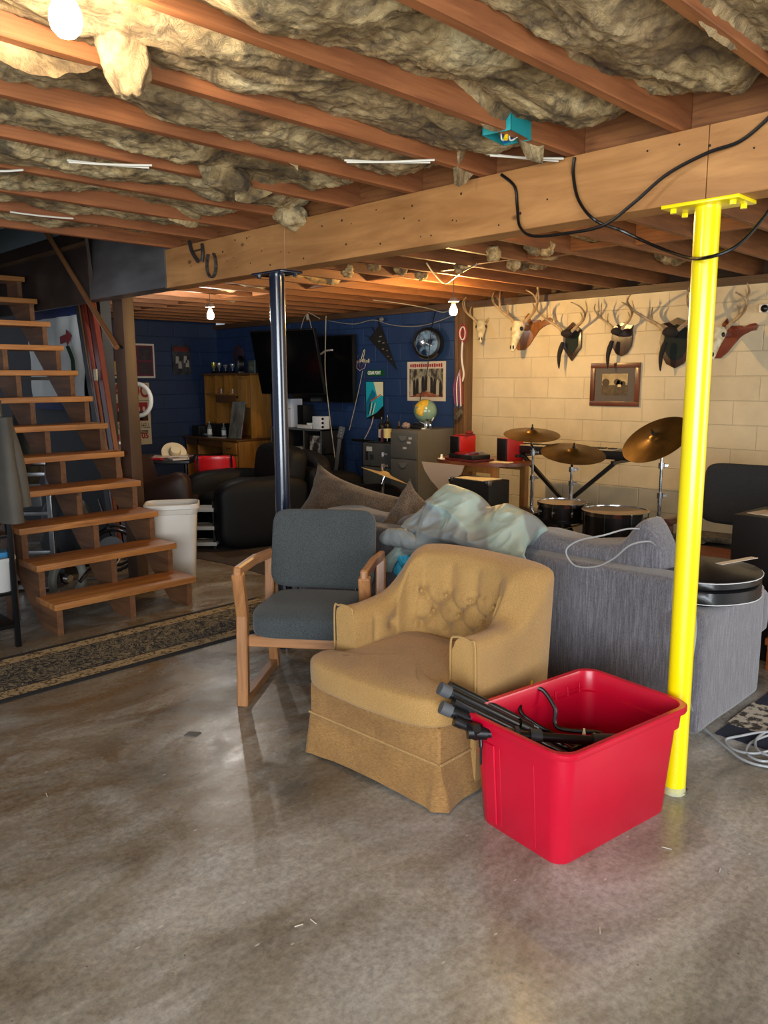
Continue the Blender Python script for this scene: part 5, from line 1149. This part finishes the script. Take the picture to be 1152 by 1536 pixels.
MB().box((0, .36, .585), (.32, 1.12, .605), .002).build('shelf_board', DKW, hu); MB().box((.0, .36, .42), (.02, 1.12, .585), .002).build('valance', DKD, hu) if False else None
MB().box((0, .36, .48), (.018, .85, .585), .002).build('valance', DKD, hu); MB().box((0, .84, .0), (.32, .855, .60), .002).build('divider', DKW, hu)
dr = MB().box((-.005, .03, .42), (.018, .335, .85), .004).build('door', DKW, hu); MB().box((-.012, .08, .47), (-.004, .285, .80), .006).build('door_panel', wood('desk_panel', '#8a5c26', '#b8823a', 2, .4, 7, False, .2), dr); MB().cyl((-.005, .30, .56), (-.03, .30, .56), .012, n=10).build('knob', DARK, dr)
Z0 = .766
def small(name, lab, cat, mb, m, **k): return tag(mb.build(name, m, **k), lab, cat)
small('marble_slab', 'grey marbled slab leaning against the cupboard on the desk', 'slab', MB().bar((6.24, 9.10, Z0+.004), (6.36, 9.14, Z0+.50), .24, .018, .002, (1, .2, 0)), mat('grey_marble', '#3b3b38', .3, col2='#7d7c76', scale=9, stretch=(1, 1, .4), coat=.3))
WB = mat('water_bottle_plastic', '#b9c2c6', .08, trans=.8)
bottle('clear plastic water bottle at the front of the desk', (6.24, 9.72, Z0), .22, .034, WB, mat('label_white', '#c4c8cc', .5), 'water_bottle'); bottle('clear plastic water bottle beside the white card on the desk', (6.30, 9.45, Z0), .20, .032, WB, mat('label_white', '#c4c8cc', .5), 'water_bottle')
small('white_box', 'narrow white printed card box standing on the desk', 'box', MB().box((6.40, 9.28, Z0), (6.44, 9.37, Z0+.22), .002), mat('card_white', '#c8cbcc', .5, col2='#7f868c', scale=30))
small('printer', 'black printer at the back of the desk', 'printer', MB().box((6.36, 9.62, Z0), (6.70, 9.98, Z0+.18), .02).box((6.33, 9.66, Z0+.02), (6.36, 9.94, Z0+.05), .004), BLACK)
small('black_box', 'low black box on the left end of the desk', 'box', MB().box((6.25, 10.02, Z0), (6.55, 10.20, Z0+.14), .008), mat('navy_box', '#0c1018', .5))
hx_ = thing('arched_book', 'red edged picture board with a rounded top leaning in the hutch', 'picture', (6.60, 9.50, Z0), 0)
MB().prism([(-.12, 0), (.12, 0), (.12, .20), (.07, .26), (-.05, .26), (-.12, .18)], .02, TX((0, 0, 0), (0, -1, 0), (0, 0, 1))).build('board', mat('board_red', '#7e2a1e', .5), hx_); MB().prism([(-.09, .03), (.06, .03), (.09, .12), (.0, .20), (-.08, .13)], .022, TX((0, 0, 0), (0, -1, 0), (0, 0, 1))).build('picture_print', mat('board_print', '#b9b7aa', .5, col2='#23433a', scale=16), hx_)
small('desk_paper', 'white sheet of paper on the desk top', 'paper', MB().box((6.16, 9.38, Z0), (6.30, 9.66, Z0+.003)), OFFW)
small('desk_cloth', 'pale blue cloth crumpled beside the water bottle', 'cloth', MB().sph((6.3, 9.86, Z0+.022), .05, u=14, v=8, sc=(1, 2.2, .45)), mat('pale_blue_cloth', '#7d8b98', .8))
random.seed(21)
for k in range(8):
    y = 9.02+.36+.07*k; h_ = .05+.03*random.random()
    small('figurine', 'small trinket on the cubby shelf of the hutch, '+ORD[k]+' from the right', 'ornament', MB().lathe([(.018, 0), (.020, .008), (.008, .018), (.014, h_*.6), (.010, h_*.85), (.003, h_)], n=12), mat('orn%d' % (k % 4), ['#7d5a3a', '#b9b2a0', '#8c3a22', '#5a6670'][k % 4], .5), loc=(6.47, y, Z0+.606)).__setitem__('group', 'ornaments in the hutch')
ZT = Z0+.891
tro = mat('trophy_gold', '#a99a3a', .35, .7, col2='#c9c17a', scale=20); trs = mat('trophy_silver', '#a8a9aa', .3, .7)
def trophy(lab, y, m, h_): 
    t = thing('trophy', lab, 'trophy', (6.55, y, ZT)); MB().box((-.03, -.03, 0), (.03, .03, .035), .003).build('base', BLACK, t); MB().lathe([(.008, .035), (.010, .06), (.028, .09), (.038, .12), (.036, h_), (.030, h_)], n=18, cap=False).build('cup', m, t); return t
trophy('gold trophy at the far left on top of the hutch', 10.02, tro, .16); trophy('silver trophy second from the left on top of the hutch', 9.88, trs, .15); trophy('small silver trophy third from the left on top of the hutch', 9.72, trs, .11); trophy('silver trophy in front of the round dark plaque on the hutch', 9.55, trs, .13)
pq = poster_root('skull_plaque', 'dull red rounded plaque on the dark blue wall above the hutch', 'plaque', on_back(9.72, 1.90, 6.797)); MB().prism([(.12*cos(a), .16*sin(a)+(.03 if sin(a) < 0 else 0)) for a in [2*pi*k/24 for k in range(24)]], .03, I4, .006).build('plaque_body', mat('dusky_red', '#3b2730', .6), pq)
t = thing('fan_clock', 'black round fan shaped clock on top of the hutch', 'clock', (6.50, 9.28, ZT), R(-25)); MB().cyl((-.03, 0, .12), (.03, 0, .12), .115, n=28).build('body', BLACK, t); MB().cyl((-.032, 0, .12), (-.030, 0, .12), .055, n=24).build('dial', mat('dial_grey', '#8a8c8c', .4), t); MB().box((-.04, -.06, 0), (.04, .06, .02), .004).build('foot', BLACK, t)
t = thing('picture_frame', 'small silver photo frame behind the round clock on the hutch', 'photo frame', (6.56, 9.10, ZT), R(-10)); MB().box((-.01, -.10, 0), (.01, .10, .17), .003).build('frame', mat('frame_grey_green', '#4d5a57', .4), t); MB().box((-.013, -.06, .03), (-.011, .06, .14)).build('photo', mat('photo_sepia', '#8c8a76', .5, col2='#2e2c26', scale=20), t)
# ------------------------------------------------------------------ dark seating and table on the left
DKL = mat('black_leather', '#070708', .6, spec=.2, bmp=.15, bscale=14); BRL = mat('brown_leather', '#24140e', .5, spec=.3, bmp=.2, bscale=10, col2='#301b13', scale=4); DKB = mat('dark_brown_suede', '#0f0c0b', .7, spec=.2, bmp=.2, bscale=12)
def cu(mb, size, c, rot=(0, 0, 0), seed=0, p=5, puff=.08, wr=.008): cushion(mb, size, Matrix.Translation(V(c)) @ Euler(rot).to_matrix().to_4x4(), p, puff, 18, seed, wr, 5)
rc = thing('recliner', 'black leather recliner with a rounded arm, behind the navy post', 'armchair', (4.50, 6.42, 0), R(-12))
mb = MB(); cu(mb, (.95, .26, .62), (-.0, .42, .33), seed=1); mb.build('arm', DKL, rc, ang=70); mb = MB(); cu(mb, (.95, .26, .62), (.0, -.42, .33), seed=2); mb.build('arm', DKL, rc, ang=70)
mb = MB(); cu(mb, (.8, .6, .24), (-.02, 0, .36), seed=3); mb.build('seat', DKL, rc, ang=70); mb = MB(); cu(mb, (.26, .82, .62), (.36, -.02, .60), (0, R(8), 0), 4); mb.build('backrest', DKL, rc, ang=70); MB().box((-.4, -.38, .03), (.42, .38, .28), .02).build('base', DKL, rc)
s2 = thing('loveseat', 'low dark brown sofa beyond the navy post in front of the cube shelf', 'sofa', (5.45, 6.12, 0), R(-24))
mb = MB(); cu(mb, (.28, 1.35, .66), (-.32, 0, .38), seed=5); mb.build('backrest', DKB, s2, ang=70); mb = MB(); cu(mb, (.85, .25, .5), (.05, -.62, .28), seed=6); mb.build('arm', DKB, s2, ang=70); mb = MB(); cu(mb, (.85, .25, .5), (.05, .62, .28), seed=7); mb.build('arm', DKB, s2, ang=70)
mb = MB(); cu(mb, (.7, 1.1, .24), (.1, 0, .32), seed=8); mb.build('seat', DKB, s2, ang=70); mb = MB(); cu(mb, (.22, 1.0, .34), (-.28, 0, .66), (0, R(-6), 0), 9, 3); mb.build('back_cushion', DKB, s2, ang=70)
bl = thing('leather_armchair', 'brown leather armchair partly hidden by the tall white bin', 'armchair', (3.92, 6.88, 0), R(-45))
mb = MB(); cushion(mb, (.62, .22, .62), Matrix.Translation((.0, -.33, .33)), 4, .1, 20, 2, .012, 5, lambda q: V((q.x, q.y, q.z+(.15*(q.x/.42) if q.z > 0 else 0)))); mb.build('arm', BRL, bl, ang=70)
mb = MB(); cu(mb, (.62, .22, .56), (0, .33, .31), seed=12); mb.build('arm', BRL, bl, ang=70); mb = MB(); cu(mb, (.6, .5, .22), (0, 0, .34), seed=13); mb.build('seat', BRL, bl, ang=70)
mb = MB(); cu(mb, (.18, .56, .46), (-.24, .0, .60), (0, R(-14), 0), 14); mb.build('backrest', BRL, bl, ang=70)
bt_ = thing('black_table', 'black table crowded with party things behind the brown leather armchair', 'table', (4.23, 7.84, 0), R(-45))
MB().box((-.55, -.38, .70), (.55, .38, .735), .006).build('tabletop', BLACK, bt_)
for x in (-.5, .5):
    for y in (-.32, .32): MB().cyl((x, y, 0), (x, y, .70), .022, n=12).build('leg', BLACK, bt_)
BM = Matrix.Translation((4.35, 7.72, .7355)) @ Matrix.Rotation(R(-45), 4, 'Z')
def onb(x, y): return BM @ V((x, y, 0))
jr = thing('glass_jar', 'clear glass jar with a white lid at the left of the black table', 'jar', onb(-.48, -.02)); MB().lathe([(.055, 0), (.06, .01), (.06, .13), (.05, .15)], n=22, cap=True).build('jar_body', mat('jar_glass', '#8f989a', .08, trans=.7), jr); MB().lathe([(.056, .15), (.057, .178), (.001, .18)], n=22).build('lid', WHITE, jr); MB().cyl((0, 0, .008), (0, 0, .07), .05, n=18).build('jar_contents', mat('mixed_bits', '#4a4433', .6, col2='#a3927a', scale=60), jr)
ht_ = thing('straw_hat', 'cream hat tipped on its side on the black table', 'hat', onb(.12, .04)+V((0, 0, .045)), rot=(R(50), R(-20), 0)); ht_.scale = (.72, .72, .72); MB().lathe([(.19, .0), (.15, .012), (.09, .016), (.085, .05), (.07, .10), (.03, .115), (.001, .112)], n=28, cap=False).build('hat_body', mat('cream_straw', '#c7b795', .8, bmp=.5, bscale=150), ht_); MB().lathe([(.0905, .02), (.0885, .045)], n=28, cap=False).build('hat_band', mat('hat_band_tan', '#8c7a58', .7), ht_)
for i, (x, y, w_, h_, z, c) in enumerate(((.10, .02, .40, .28, .0, '#7a2c34'), (.10, -.02, .36, .26, .012, '#a4866a'), (-.24, -.10, .26, .2, 0.0, '#8e8fa0'), (.24, -.24, .18, .12, .0, '#b8b0a8'))):
    tag(MB().box((-w_/2, -h_/2, z), (w_/2, h_/2, z+.011), .001).build('magazine', mat('mag_cover_%d' % i, c, .4, col2='#c9bfae', scale=12), loc=onb(x, y), rot=(0, 0, R(-45+12*i))), ['maroon magazine under the cream hat', 'tan magazine directly under the cream hat', 'grey blue magazine near the glass jar', 'pale magazine at the right end of the black table'][i], 'magazine')
tag(MB().bar(onb(-.12, -.25)+V((0, 0, .012)), onb(.08, -.29)+V((0, 0, .012)), .05, .02, .004).build('red_packet', mat('packet_red', '#a31c28', .4)), 'small red packet at the near edge of the black table', 'packet')
RC = mat('chair_red_vinyl', '#b00f14', .3, coat=.3)
def redchair(lab, loc, rz, zb=.67):
    t = thing('dining_chair', lab, 'chair', loc, rz)
    mb = MB(); cushion(mb, (.05, .42, .25), Matrix.Translation((.20, 0, zb)) @ Matrix.Rotation(R(8), 4, 'Y'), 5, 0, 16, 1, .001, 3, lambda q: V((q.x-.05*(q.y/.2)**2, q.y, q.z))); mb.build('backrest', RC, t, ang=70)
    mb = MB(); cushion(mb, (.40, .42, .05), Matrix.Translation((-.02, 0, .46)), 6, .1, 16, 2, .001); mb.build('seat', mat('seat_pink_red', '#b3384a', .5, col2='#d68d96', scale=60, stretch=(1, .1, 1)), t, ang=70)
    for s_ in (-1, 1):
        MB().tube(spline([(.22, s_*.17, .80), (.19, s_*.17, .5), (.21, s_*.18, .012)], 5), .012, 8).build('leg', CHROME, t); MB().tube([(-.16, s_*.17, .45), (-.19, s_*.18, .012)], .012, 8).build('leg', CHROME, t)
    return t
redchair('red vinyl chair seen from behind at the right end of the black table', (4.62, 7.08, 0), R(-130)); redchair('red chair half hidden behind the brown wooden post', (4.00, 8.55, 0), R(-60), .84)
fs = thing('foot_stool', 'low rack of white slats on black legs by the black recliner', 'stool', (3.97, 6.32, 0), R(-45))
for z in (.04, .19, .36): MB().box((-.12, -.1, z), (.12, .1, z+.035), .004).build('slat', mat('slat_white', '#b9b8b2', .5), fs)
for x in (-.1, .1): MB().box((x-.012, -.09, 0), (x+.012, .09, .45)).build('leg', BLACK, fs)
tag(MB().sph((4.22, 6.28, .02), .02, u=12, v=8).build('white_ball', WHITE), 'small white ball on the dark carpet beside the recliner', 'ball')
tag(MB().prism([(3.62, 6.3), (3.72, 5.6), (3.72, 4.9), (4.2, 4.6), (6.2, 4.6), (6.2, 8.6), (3.9, 8.6), (3.62, 7.5)], .006).build('dark_carpet', mat('dark_brown_carpet', '#2e221a', .9, col2='#3f3024', scale=5, bmp=.4)), 'dark brown carpet under the seating beyond the navy post', 'carpet')
# tall white bin
wb = thing('tall_bin', 'tall cream plastic bin standing at the right hand side of the stairs', 'bin', (3.12, 5.43, 0), R(-33))
mb = MB(); rs = []
for (w_, l_, r_r, z) in ((.30, .22, .05, 0), (.31, .23, .055, .01), (.375, .275, .06, .545), (.385, .285, .065, .55), (.395, .295, .065, .585), (.415, .315, .07, .59), (.415, .315, .07, .62), (.395, .295, .065, .625), (.36, .265, .06, .61), (.30, .22, .05, .02)): rs.append([mb.bm.verts.new((x, y, z)) for x, y in rrect(w_, l_, r_r, 5)])
for a, b in zip(rs, rs[1:]):
    for k in range(len(a)): mb.bm.faces.new((a[k], a[(k+1) % len(a)], b[(k+1) % len(a)], b[k]))
mb.bm.faces.new(rs[0][::-1]); mb.bm.faces.new(rs[-1]); mb.build('bin_body', mat('cream_plastic', '#cfc9bf', .4, coat=.1, col2='#c4bfb6', scale=3), wb)
# ------------------------------------------------------------------ right edge: black armchair, speaker box, low wooden table
BFAB = mat('charcoal_fabric', '#17181b', .85, col2='#1d1f22', scale=60)
oc = thing('lounge_chair', 'wide black padded chair with wooden arms against the cream wall', 'armchair', (5.22, 1.88, 0), R(4))
mb = MB(); cushion(mb, (.10, .78, .42), Matrix.Translation((.30, 0, .76)) @ Matrix.Rotation(R(10), 4, 'Y'), 8, 0, 20, 1, .001); mb.build('backrest', BFAB, oc, ang=70)
mb = MB(); cushion(mb, (.60, .76, .13), Matrix.Translation((.0, 0, .43)), 8, .05, 20, 2, .001); mb.build('seat', BFAB, oc, ang=70)
DRW = wood('chair_walnut', '#3a1c0f', '#5b2f1a', 0, .4, 8, False, .2)
for y in (-.42, .42):
    MB().box((-.28, y-.025, .60), (.28, y+.025, .64), .008).build('armrest', DRW, oc)
    for x in (-.25, .25): MB().box((x-.025, y-.025, 0), (x+.025, y+.025, .60), .006).build('leg', DRW, oc)
MB().box((-.28, -.40, .30), (-.25, .40, .36), .004).build('seat_rail', DRW, oc)
small('folded_newspaper', 'grey printed magazine and papers lying on the wide black chair', 'magazine', MB().box((-.02, -.16, 0), (.20, .2, .03), .004).box((-.10, -.02, .0), (.1, .26, .006)), mat('camo_print', '#2c2a24', .6, col2='#6a6256', scale=24), loc=(5.0, 2.06, .512), rot=(0, 0, .1))
small('drinking_glass', 'small clear glass on the black chair beside the papers', 'glass', MB().lathe([(.02, 0), (.022, .004), (.026, .07), (.023, .07), (.019, .008)], n=16), GLS, loc=(4.97, 1.84, .50))
bs = thing('speaker_cabinet', 'black speaker cabinet with loose papers on top at the right edge', 'speaker', (4.62, 1.40, 0), R(-4)); MB().box((-.18, -.28, .0), (.22, .28, .80), .008).build('cabinet', BLK2, bs)
for k in range(4): tag(MB().box((-.09, -.13, 0), (.09, .13, .003)).build('paper_sheet', mat('cream_paper2', '#b9aa98', .7), loc=(4.60+.02*k, 1.50-.06*k, .8005+.0032*k), rot=(0, 0, .3*k-.2)), 'cream paper fanned out on the black speaker cabinet, '+['bottom', 'second', 'third', 'topmost'][k]+' of the stack', 'paper', 'papers on the speaker cabinet')
HD = thing('wooden_horn', 'curved varnished wooden piece standing behind the papers at the right edge', 'ornament', (4.75, 1.45, .81), R(-20)); MB().tube([V((0, .09*cos(a), .075+.075*sin(a))) for a in [R(x) for x in range(-30, 215, 15)]], .022, 8).build('arch', mat('varnished_wood', '#7a4a28', .35, col2='#93603a', scale=9), HD)
lw = thing('coffee_table', 'low reddish wooden table behind the end of the grey sofa', 'table', (4.55, 1.02, 0)); LWW = wood('table_redwood', '#6e3415', '#9a5424', 1, .4, 8, False, .2)
MB().box((-.25, -.5, .40), (.25, .40, .47), .006).build('tabletop', LWW, lw); MB().box((-.25, -.5, .14), (.25, .40, .18), .006).build('shelf_board', LWW, lw)
for x in (-.21, .21):
    for y in (-.45, .36): MB().box((x-.03, y-.03, 0), (x+.03, y+.03, .40), .004).build('leg', LWW, lw)
small('wooden_crate', 'reddish wooden planks stacked behind the guitar case', 'planks', MB().box((4.15, 1.75, .0), (4.75, 2.3, .50), .004).box((4.1, 1.7, .50), (4.78, 2.35, .53), .004), LWW)
small('area_rug', 'dark blue and cream patterned rug at the right of the grey sofa', 'rug', MB().box((3.35, -.1, 0), (5.4, 1.28, .006)), mat('rug_patterned', '#141a2c', .95, col2='#1d2438', scale=4, bmp=.4))
mb = MB(); mb.box((3.48, .2, .0065), (3.80, 1.285, .010)); small('rug_border', 'cream speckled runner lying on the dark blue rug under the coiled cord', 'rug', mb, mat('cream_speckle', '#3a322c', .95, col2='#b3a896', scale=26, stretch=(1, 1, 1), lo=.44, hi=.52))
# ------------------------------------------------------------------ under and behind the stairs
BAN = mat('banner_white', '#dfe1dc', .8, col2='#cfd3d1', scale=4); BANB = mat('banner_blue', '#16275a', .8)
bn = thing('state_flag', 'white flag with blue borders and a red ribbon hung behind the stairs', 'flag', (3.385, 7.95, 0))
def ripple(u, v): return V((-.02-.012*sin(u*22+v*3)-.01*sin(v*9), .62-1.22*u, 2.17-.80*v))
mb = MB(); mb.grid(ripple, 60, 30); mb.build('cloth', BAN, bn, ang=180)
MB().box((-.05, -.62, 2.17), (-.01, .62, 2.26), .01).build('blue_border', BANB, bn); MB().box((-.05, -.62, 1.27), (-.01, .62, 1.375), .01).build('blue_border', BANB, bn)
MB().prism([(-.10, .0), (.04, .02), (.05, .06), (.16, .0), (.05, -.09), (.04, -.05), (-.10, -.07)], .006, TX((-.045, -.30, 1.98), (0, -1, 0), (0, 0, 1))).build('red_ribbon', mat('ribbon_bright_red', '#8e1a1c', .7), bn)
MB().tube(spline([(-.05, -.36, 1.88), (-.05, -.45, 1.75), (-.05, -.44, 1.60)], 6), .02, 6).build('laurel_branch', mat('laurel_green', '#1d3a22', .8), bn); MB().tube(spline([(-.05, .10, 1.75), (-.05, -.02, 1.6), (-.05, -.18, 1.50), (-.05, -.25, 1.45)], 6), .018, 6).build('laurel_branch', mat('laurel_green', '#1d3a22', .8), bn)
RW = mat('red_brown_paint', '#5b1e16', .35, col2='#6e2a1d', scale=3, coat=.4, stretch=(1, 1, .2))
def board(lab, a, b, w, t_, m, name='leaning_board'): return tag(MB().bar(a, b, w, t_, .004, (1, 0, 0)).build(name, m), lab, 'board')
board('dark brown board leaning at the right of the white flag', (3.30, 6.75, .0), (3.34, 7.30, 2.34), .10, .05, mat('dark_brown_board', '#211714', .5))
board('glossy red brown board leaning behind the stairs, nearest the brown post', (3.26, 6.42, 0), (3.32, 7.02, 2.34), .085, .05, RW); board('glossy red brown board leaning behind the stairs, beside the dark board', (3.24, 6.56, 0), (3.30, 7.14, 2.34), .04, .04, RW)
tag(MB().bar((3.25, 6.60, .0), (3.27, 7.16, 2.30), .012, .012, .002).build('brass_strip', mat('brass_strip_metal', '#a07850', .3, .7)), 'thin brass strip leaning against the red brown boards', 'strip')
tag(MB().box((3.24, 6.82, 1.56), (3.25, 6.88, 1.66), .002).build('light_switch', mat('switch_ivory', '#c7bd96', .4)), 'ivory switch plate beside the red brown boards', 'switch')
def hung(lab, c, s_, m, seed, name='hanging_jacket', cat='jacket'):
    mb = MB(); cushion(mb, s_, Matrix.Translation(V(c)), 3.2, 0, 26, seed, .03, 5, lambda q: V((q.x*(1-.5*max(0, q.z)/s_[2]*2*.6), q.y*(1-.55*max(0, q.z)/s_[2]*1.2), q.z))); return tag(mb.build(name, m, ang=70), lab, cat)
hung('drab olive jacket hanging behind the stair treads', (2.62, 6.95, .98), (.18, .36, .72), mat('drab_olive', '#35352d', .85, bmp=.4, col2='#25241f', scale=9), 3)
hung('navy jacket hanging behind the stairs under the flag', (2.35, 7.15, .98), (.18, .34, .75), mat('navy_cloth', '#10182e', .85, bmp=.4), 5); hung('brown jacket hanging behind the stairs at the far left', (2.05, 7.0, 1.15), (.2, .36, .85), mat('brown_cloth', '#35271c', .85, bmp=.4, col2='#5a4630', scale=8), 8)
hung('pale canvas bag behind the middle treads', (2.30, 6.65, .80), (.18, .20, .42), mat('canvas_pale', '#77705f', .85, bmp=.4), 9, 'canvas_bag', 'bag'); hung('black duffel bag on the floor behind the stairs', (2.75, 6.5, .32), (.3, .7, .62), mat('duffel_black', '#0c0c0d', .6, bmp=.4), 11, 'duffel_bag', 'bag')
tag(MB().bar((1.95, 7.42, 1.58), (3.3, 7.42, 1.58), .03, .03).build('clothes_rail', DARK), 'dark rail holding jackets behind the stairs', 'rail')
ALU = mat('aluminium', '#9a9c9e', .3, .9)
hd = thing('hand_truck', 'aluminium hand truck standing behind the lower stair treads', 'hand truck', (2.30, 6.05, 0), R(-40))
for x in (-.13, .13): MB().box((x-.018, -.02, .05), (x+.018, .02, 1.0), .004).build('rail', ALU, hd)
for z in (.25, .55, .85): MB().box((-.13, -.015, z), (.13, .015, z+.03), .003).build('cross_bar', ALU, hd)
MB().box((-.14, -.06, .93), (.14, .03, .99), .01).build('top_handle', CHROME, hd); MB().box((-.14, -.16, .02), (.14, .02, .03)).build('toe_plate', ALU, hd)
for x in (-.19, .19): MB().cyl((x-.02, .08, .11), (x+.02, .08, .11), .11, n=24).build('wheel', BLACK, hd)
MB().box((-.09, -.05, .62), (.09, -.02, .80), .02).build('mesh_box', mat('grey_mesh', '#6a6c6e', .4, .5), hd)
whl = thing('bicycle_wheel', 'small grey tyred wheel lying behind the second stair tread', 'wheel', (2.28, 5.45, .17), rot=(R(90), 0, R(20))); MB().tube([V((.14*cos(a), .14*sin(a), 0)) for a in [2*pi*k/28 for k in range(28)]], .03, 10, True).build('tyre', mat('tyre_grey', '#76746a', .6), whl); MB().cyl((0, 0, -.02), (0, 0, .02), .03, n=14).build('hub', CHROME, whl)
tag(MB().tube(spline([(2.32, 5.35, .16), (2.45, 5.42, .22), (2.58, 5.5, .17), (2.70, 5.55, .20), (2.76, 5.58, .27), (2.84, 5.55, .24)], 6), .016, 8).build('chrome_pipe', CHROME), 'bent chrome pipe lying behind the lowest treads', 'pipe')
bk = thing('folded_wheelchair', 'folded black and chrome frame with wheels behind the bottom of the stairs', 'wheelchair', (2.98, 6.15, 0), R(-30)); 
for y in (-.1, .1): MB().tube([V((.17*cos(a), y, .18+.17*sin(a))) for a in [2*pi*k/24 for k in range(24)]], .013, 8, True).build('wheel', BLACK, bk)
MB().tube([(0, -.1, .18), (0, .1, .18)], .012, 8).tube([(0, .0, .18), (-.1, 0, .6)], .012, 8).build('frame', CHROME, bk); MB().cyl((-.02, -.07, .18), (-.02, -.06, .18), .11, n=20).build('disc', mat('disc_grey', '#6e7074', .4), bk)
# coat and metal shelving at the left edge
GCT = mat('grey_coat', '#4a453d', .75, col2='#39352f', scale=3, bmp=.3, bscale=20)
mb = MB(); mb.grid(lambda u, v: V((.045*cos(2*pi*u)*(1+.6*v)+.015*noise.noise(V((u*6, v*2, 1))), (.10+.06*v)*sin(2*pi*u), -.58*v)), 40, 20, cu=True)
ct = thing('hanging_coat', 'grey brown coat hanging at the left edge of the picture before the stairs', 'coat', (1.61, 4.6, 1.36)); mb.build('coat_body', GCT, ct, ang=70)
mb = MB(); mb.tube(spline([(.02, -.04, -.05), (.05, -.05, -.25), (.06, -.045, -.5)], 6), [.035+.002*k for k in range(13)], 10); mb.build('sleeve', GCT, ct, ang=70)
MB().tube([(0, 0, 0), (0, 0, .06), (.0, .03, .08)], .006, 6).build('hook', CHROME, ct)
ms = thing('metal_shelf', 'black metal shelf unit at the left edge beneath the hanging coat', 'shelf', (1.40, 4.9, 0))
for x in (-.3, .25):
    for y in (-.18, .18): MB().box((x-.015, y-.015, 0), (x+.015, y+.015, 1.45), .002).build('upright', DARK, ms)
for z in (.12, .32, .66, 1.05): MB().box((-.31, -.19, z), (.26, .19, z+.02), .002).build('shelf_board', DARK, ms)
small('white_bucket', 'white bucket with a blue rim on the metal shelf', 'bucket', MB().lathe([(.08, 0), (.095, .18), (.1, .18), (.1, .2)], n=22), mat('bucket_white', '#a9aaa8', .5), loc=(1.60, 4.80, .341)); small('blue_packet', 'blue packet wedged above the white bucket', 'packet', MB().box((1.54, 4.73, .542), (1.66, 4.86, .575), .008), mat('packet_blue', '#1f6c9c', .5))
small('black_shoes_box', 'black bundle on the metal shelf under the coat', 'bundle', MB().sph((1.56, 4.85, .743), .07, u=16, v=10, sc=(1.4, 1.2, .9)), BLACK)
# ================================================================== BULBS
def bulb(name, c, col, power, lab, drop):
    t = thing(name, lab, 'light bulb', c)
    prof = [(.003, -.045), (.018, -.042), (.029, -.03), (.033, -.012), (.031, .006), (.022, .026), (.014, .042)]
    g = MB().lathe(prof, n=20); m, n, b = _nt(name+'_glass', .3, 0)
    b.inputs['Base Color'].default_value = (1, 1, 1, 1); b.inputs['Emission Color'].default_value = c4(col); b.inputs['Emission Strength'].default_value = power
    g.build('glass', m, t)
    MB().cyl((0, 0, .042), (0, 0, .075), .017, n=16).cyl((0, 0, .07), (0, 0, .10), .045, .03, n=20).build('socket', WHITE if drop < .2 else mat('socket_grey', '#77716a', .5), t)
    MB().tube([(0, 0, .10), (0, 0, drop)], .004, 6).build('cord', mat('cord_grey', '#5b554e', .6), t)
    return t
bulb('light_bulb', NEAR_BULB, (1, .86, .66), PW['near'], 'glaring bare light bulb under the joists, over the near left of the floor', .30)
bulb('light_bulb', MID_BULB, (1, .95, .87), PW['mid'], 'bare cool white bulb hanging over the dark far corner by the desk', .38)
bulb('light_bulb', WARM_BULB, (1, .62, .22), PW['warm'], 'bare warm yellow bulb glowing beside the deer antlers', .42)
bulb('light_bulb', HID_BULB, (1, .62, .2), PW['hid'], 'warm bulb tucked up behind the beam, lighting the far joists orange', .26)
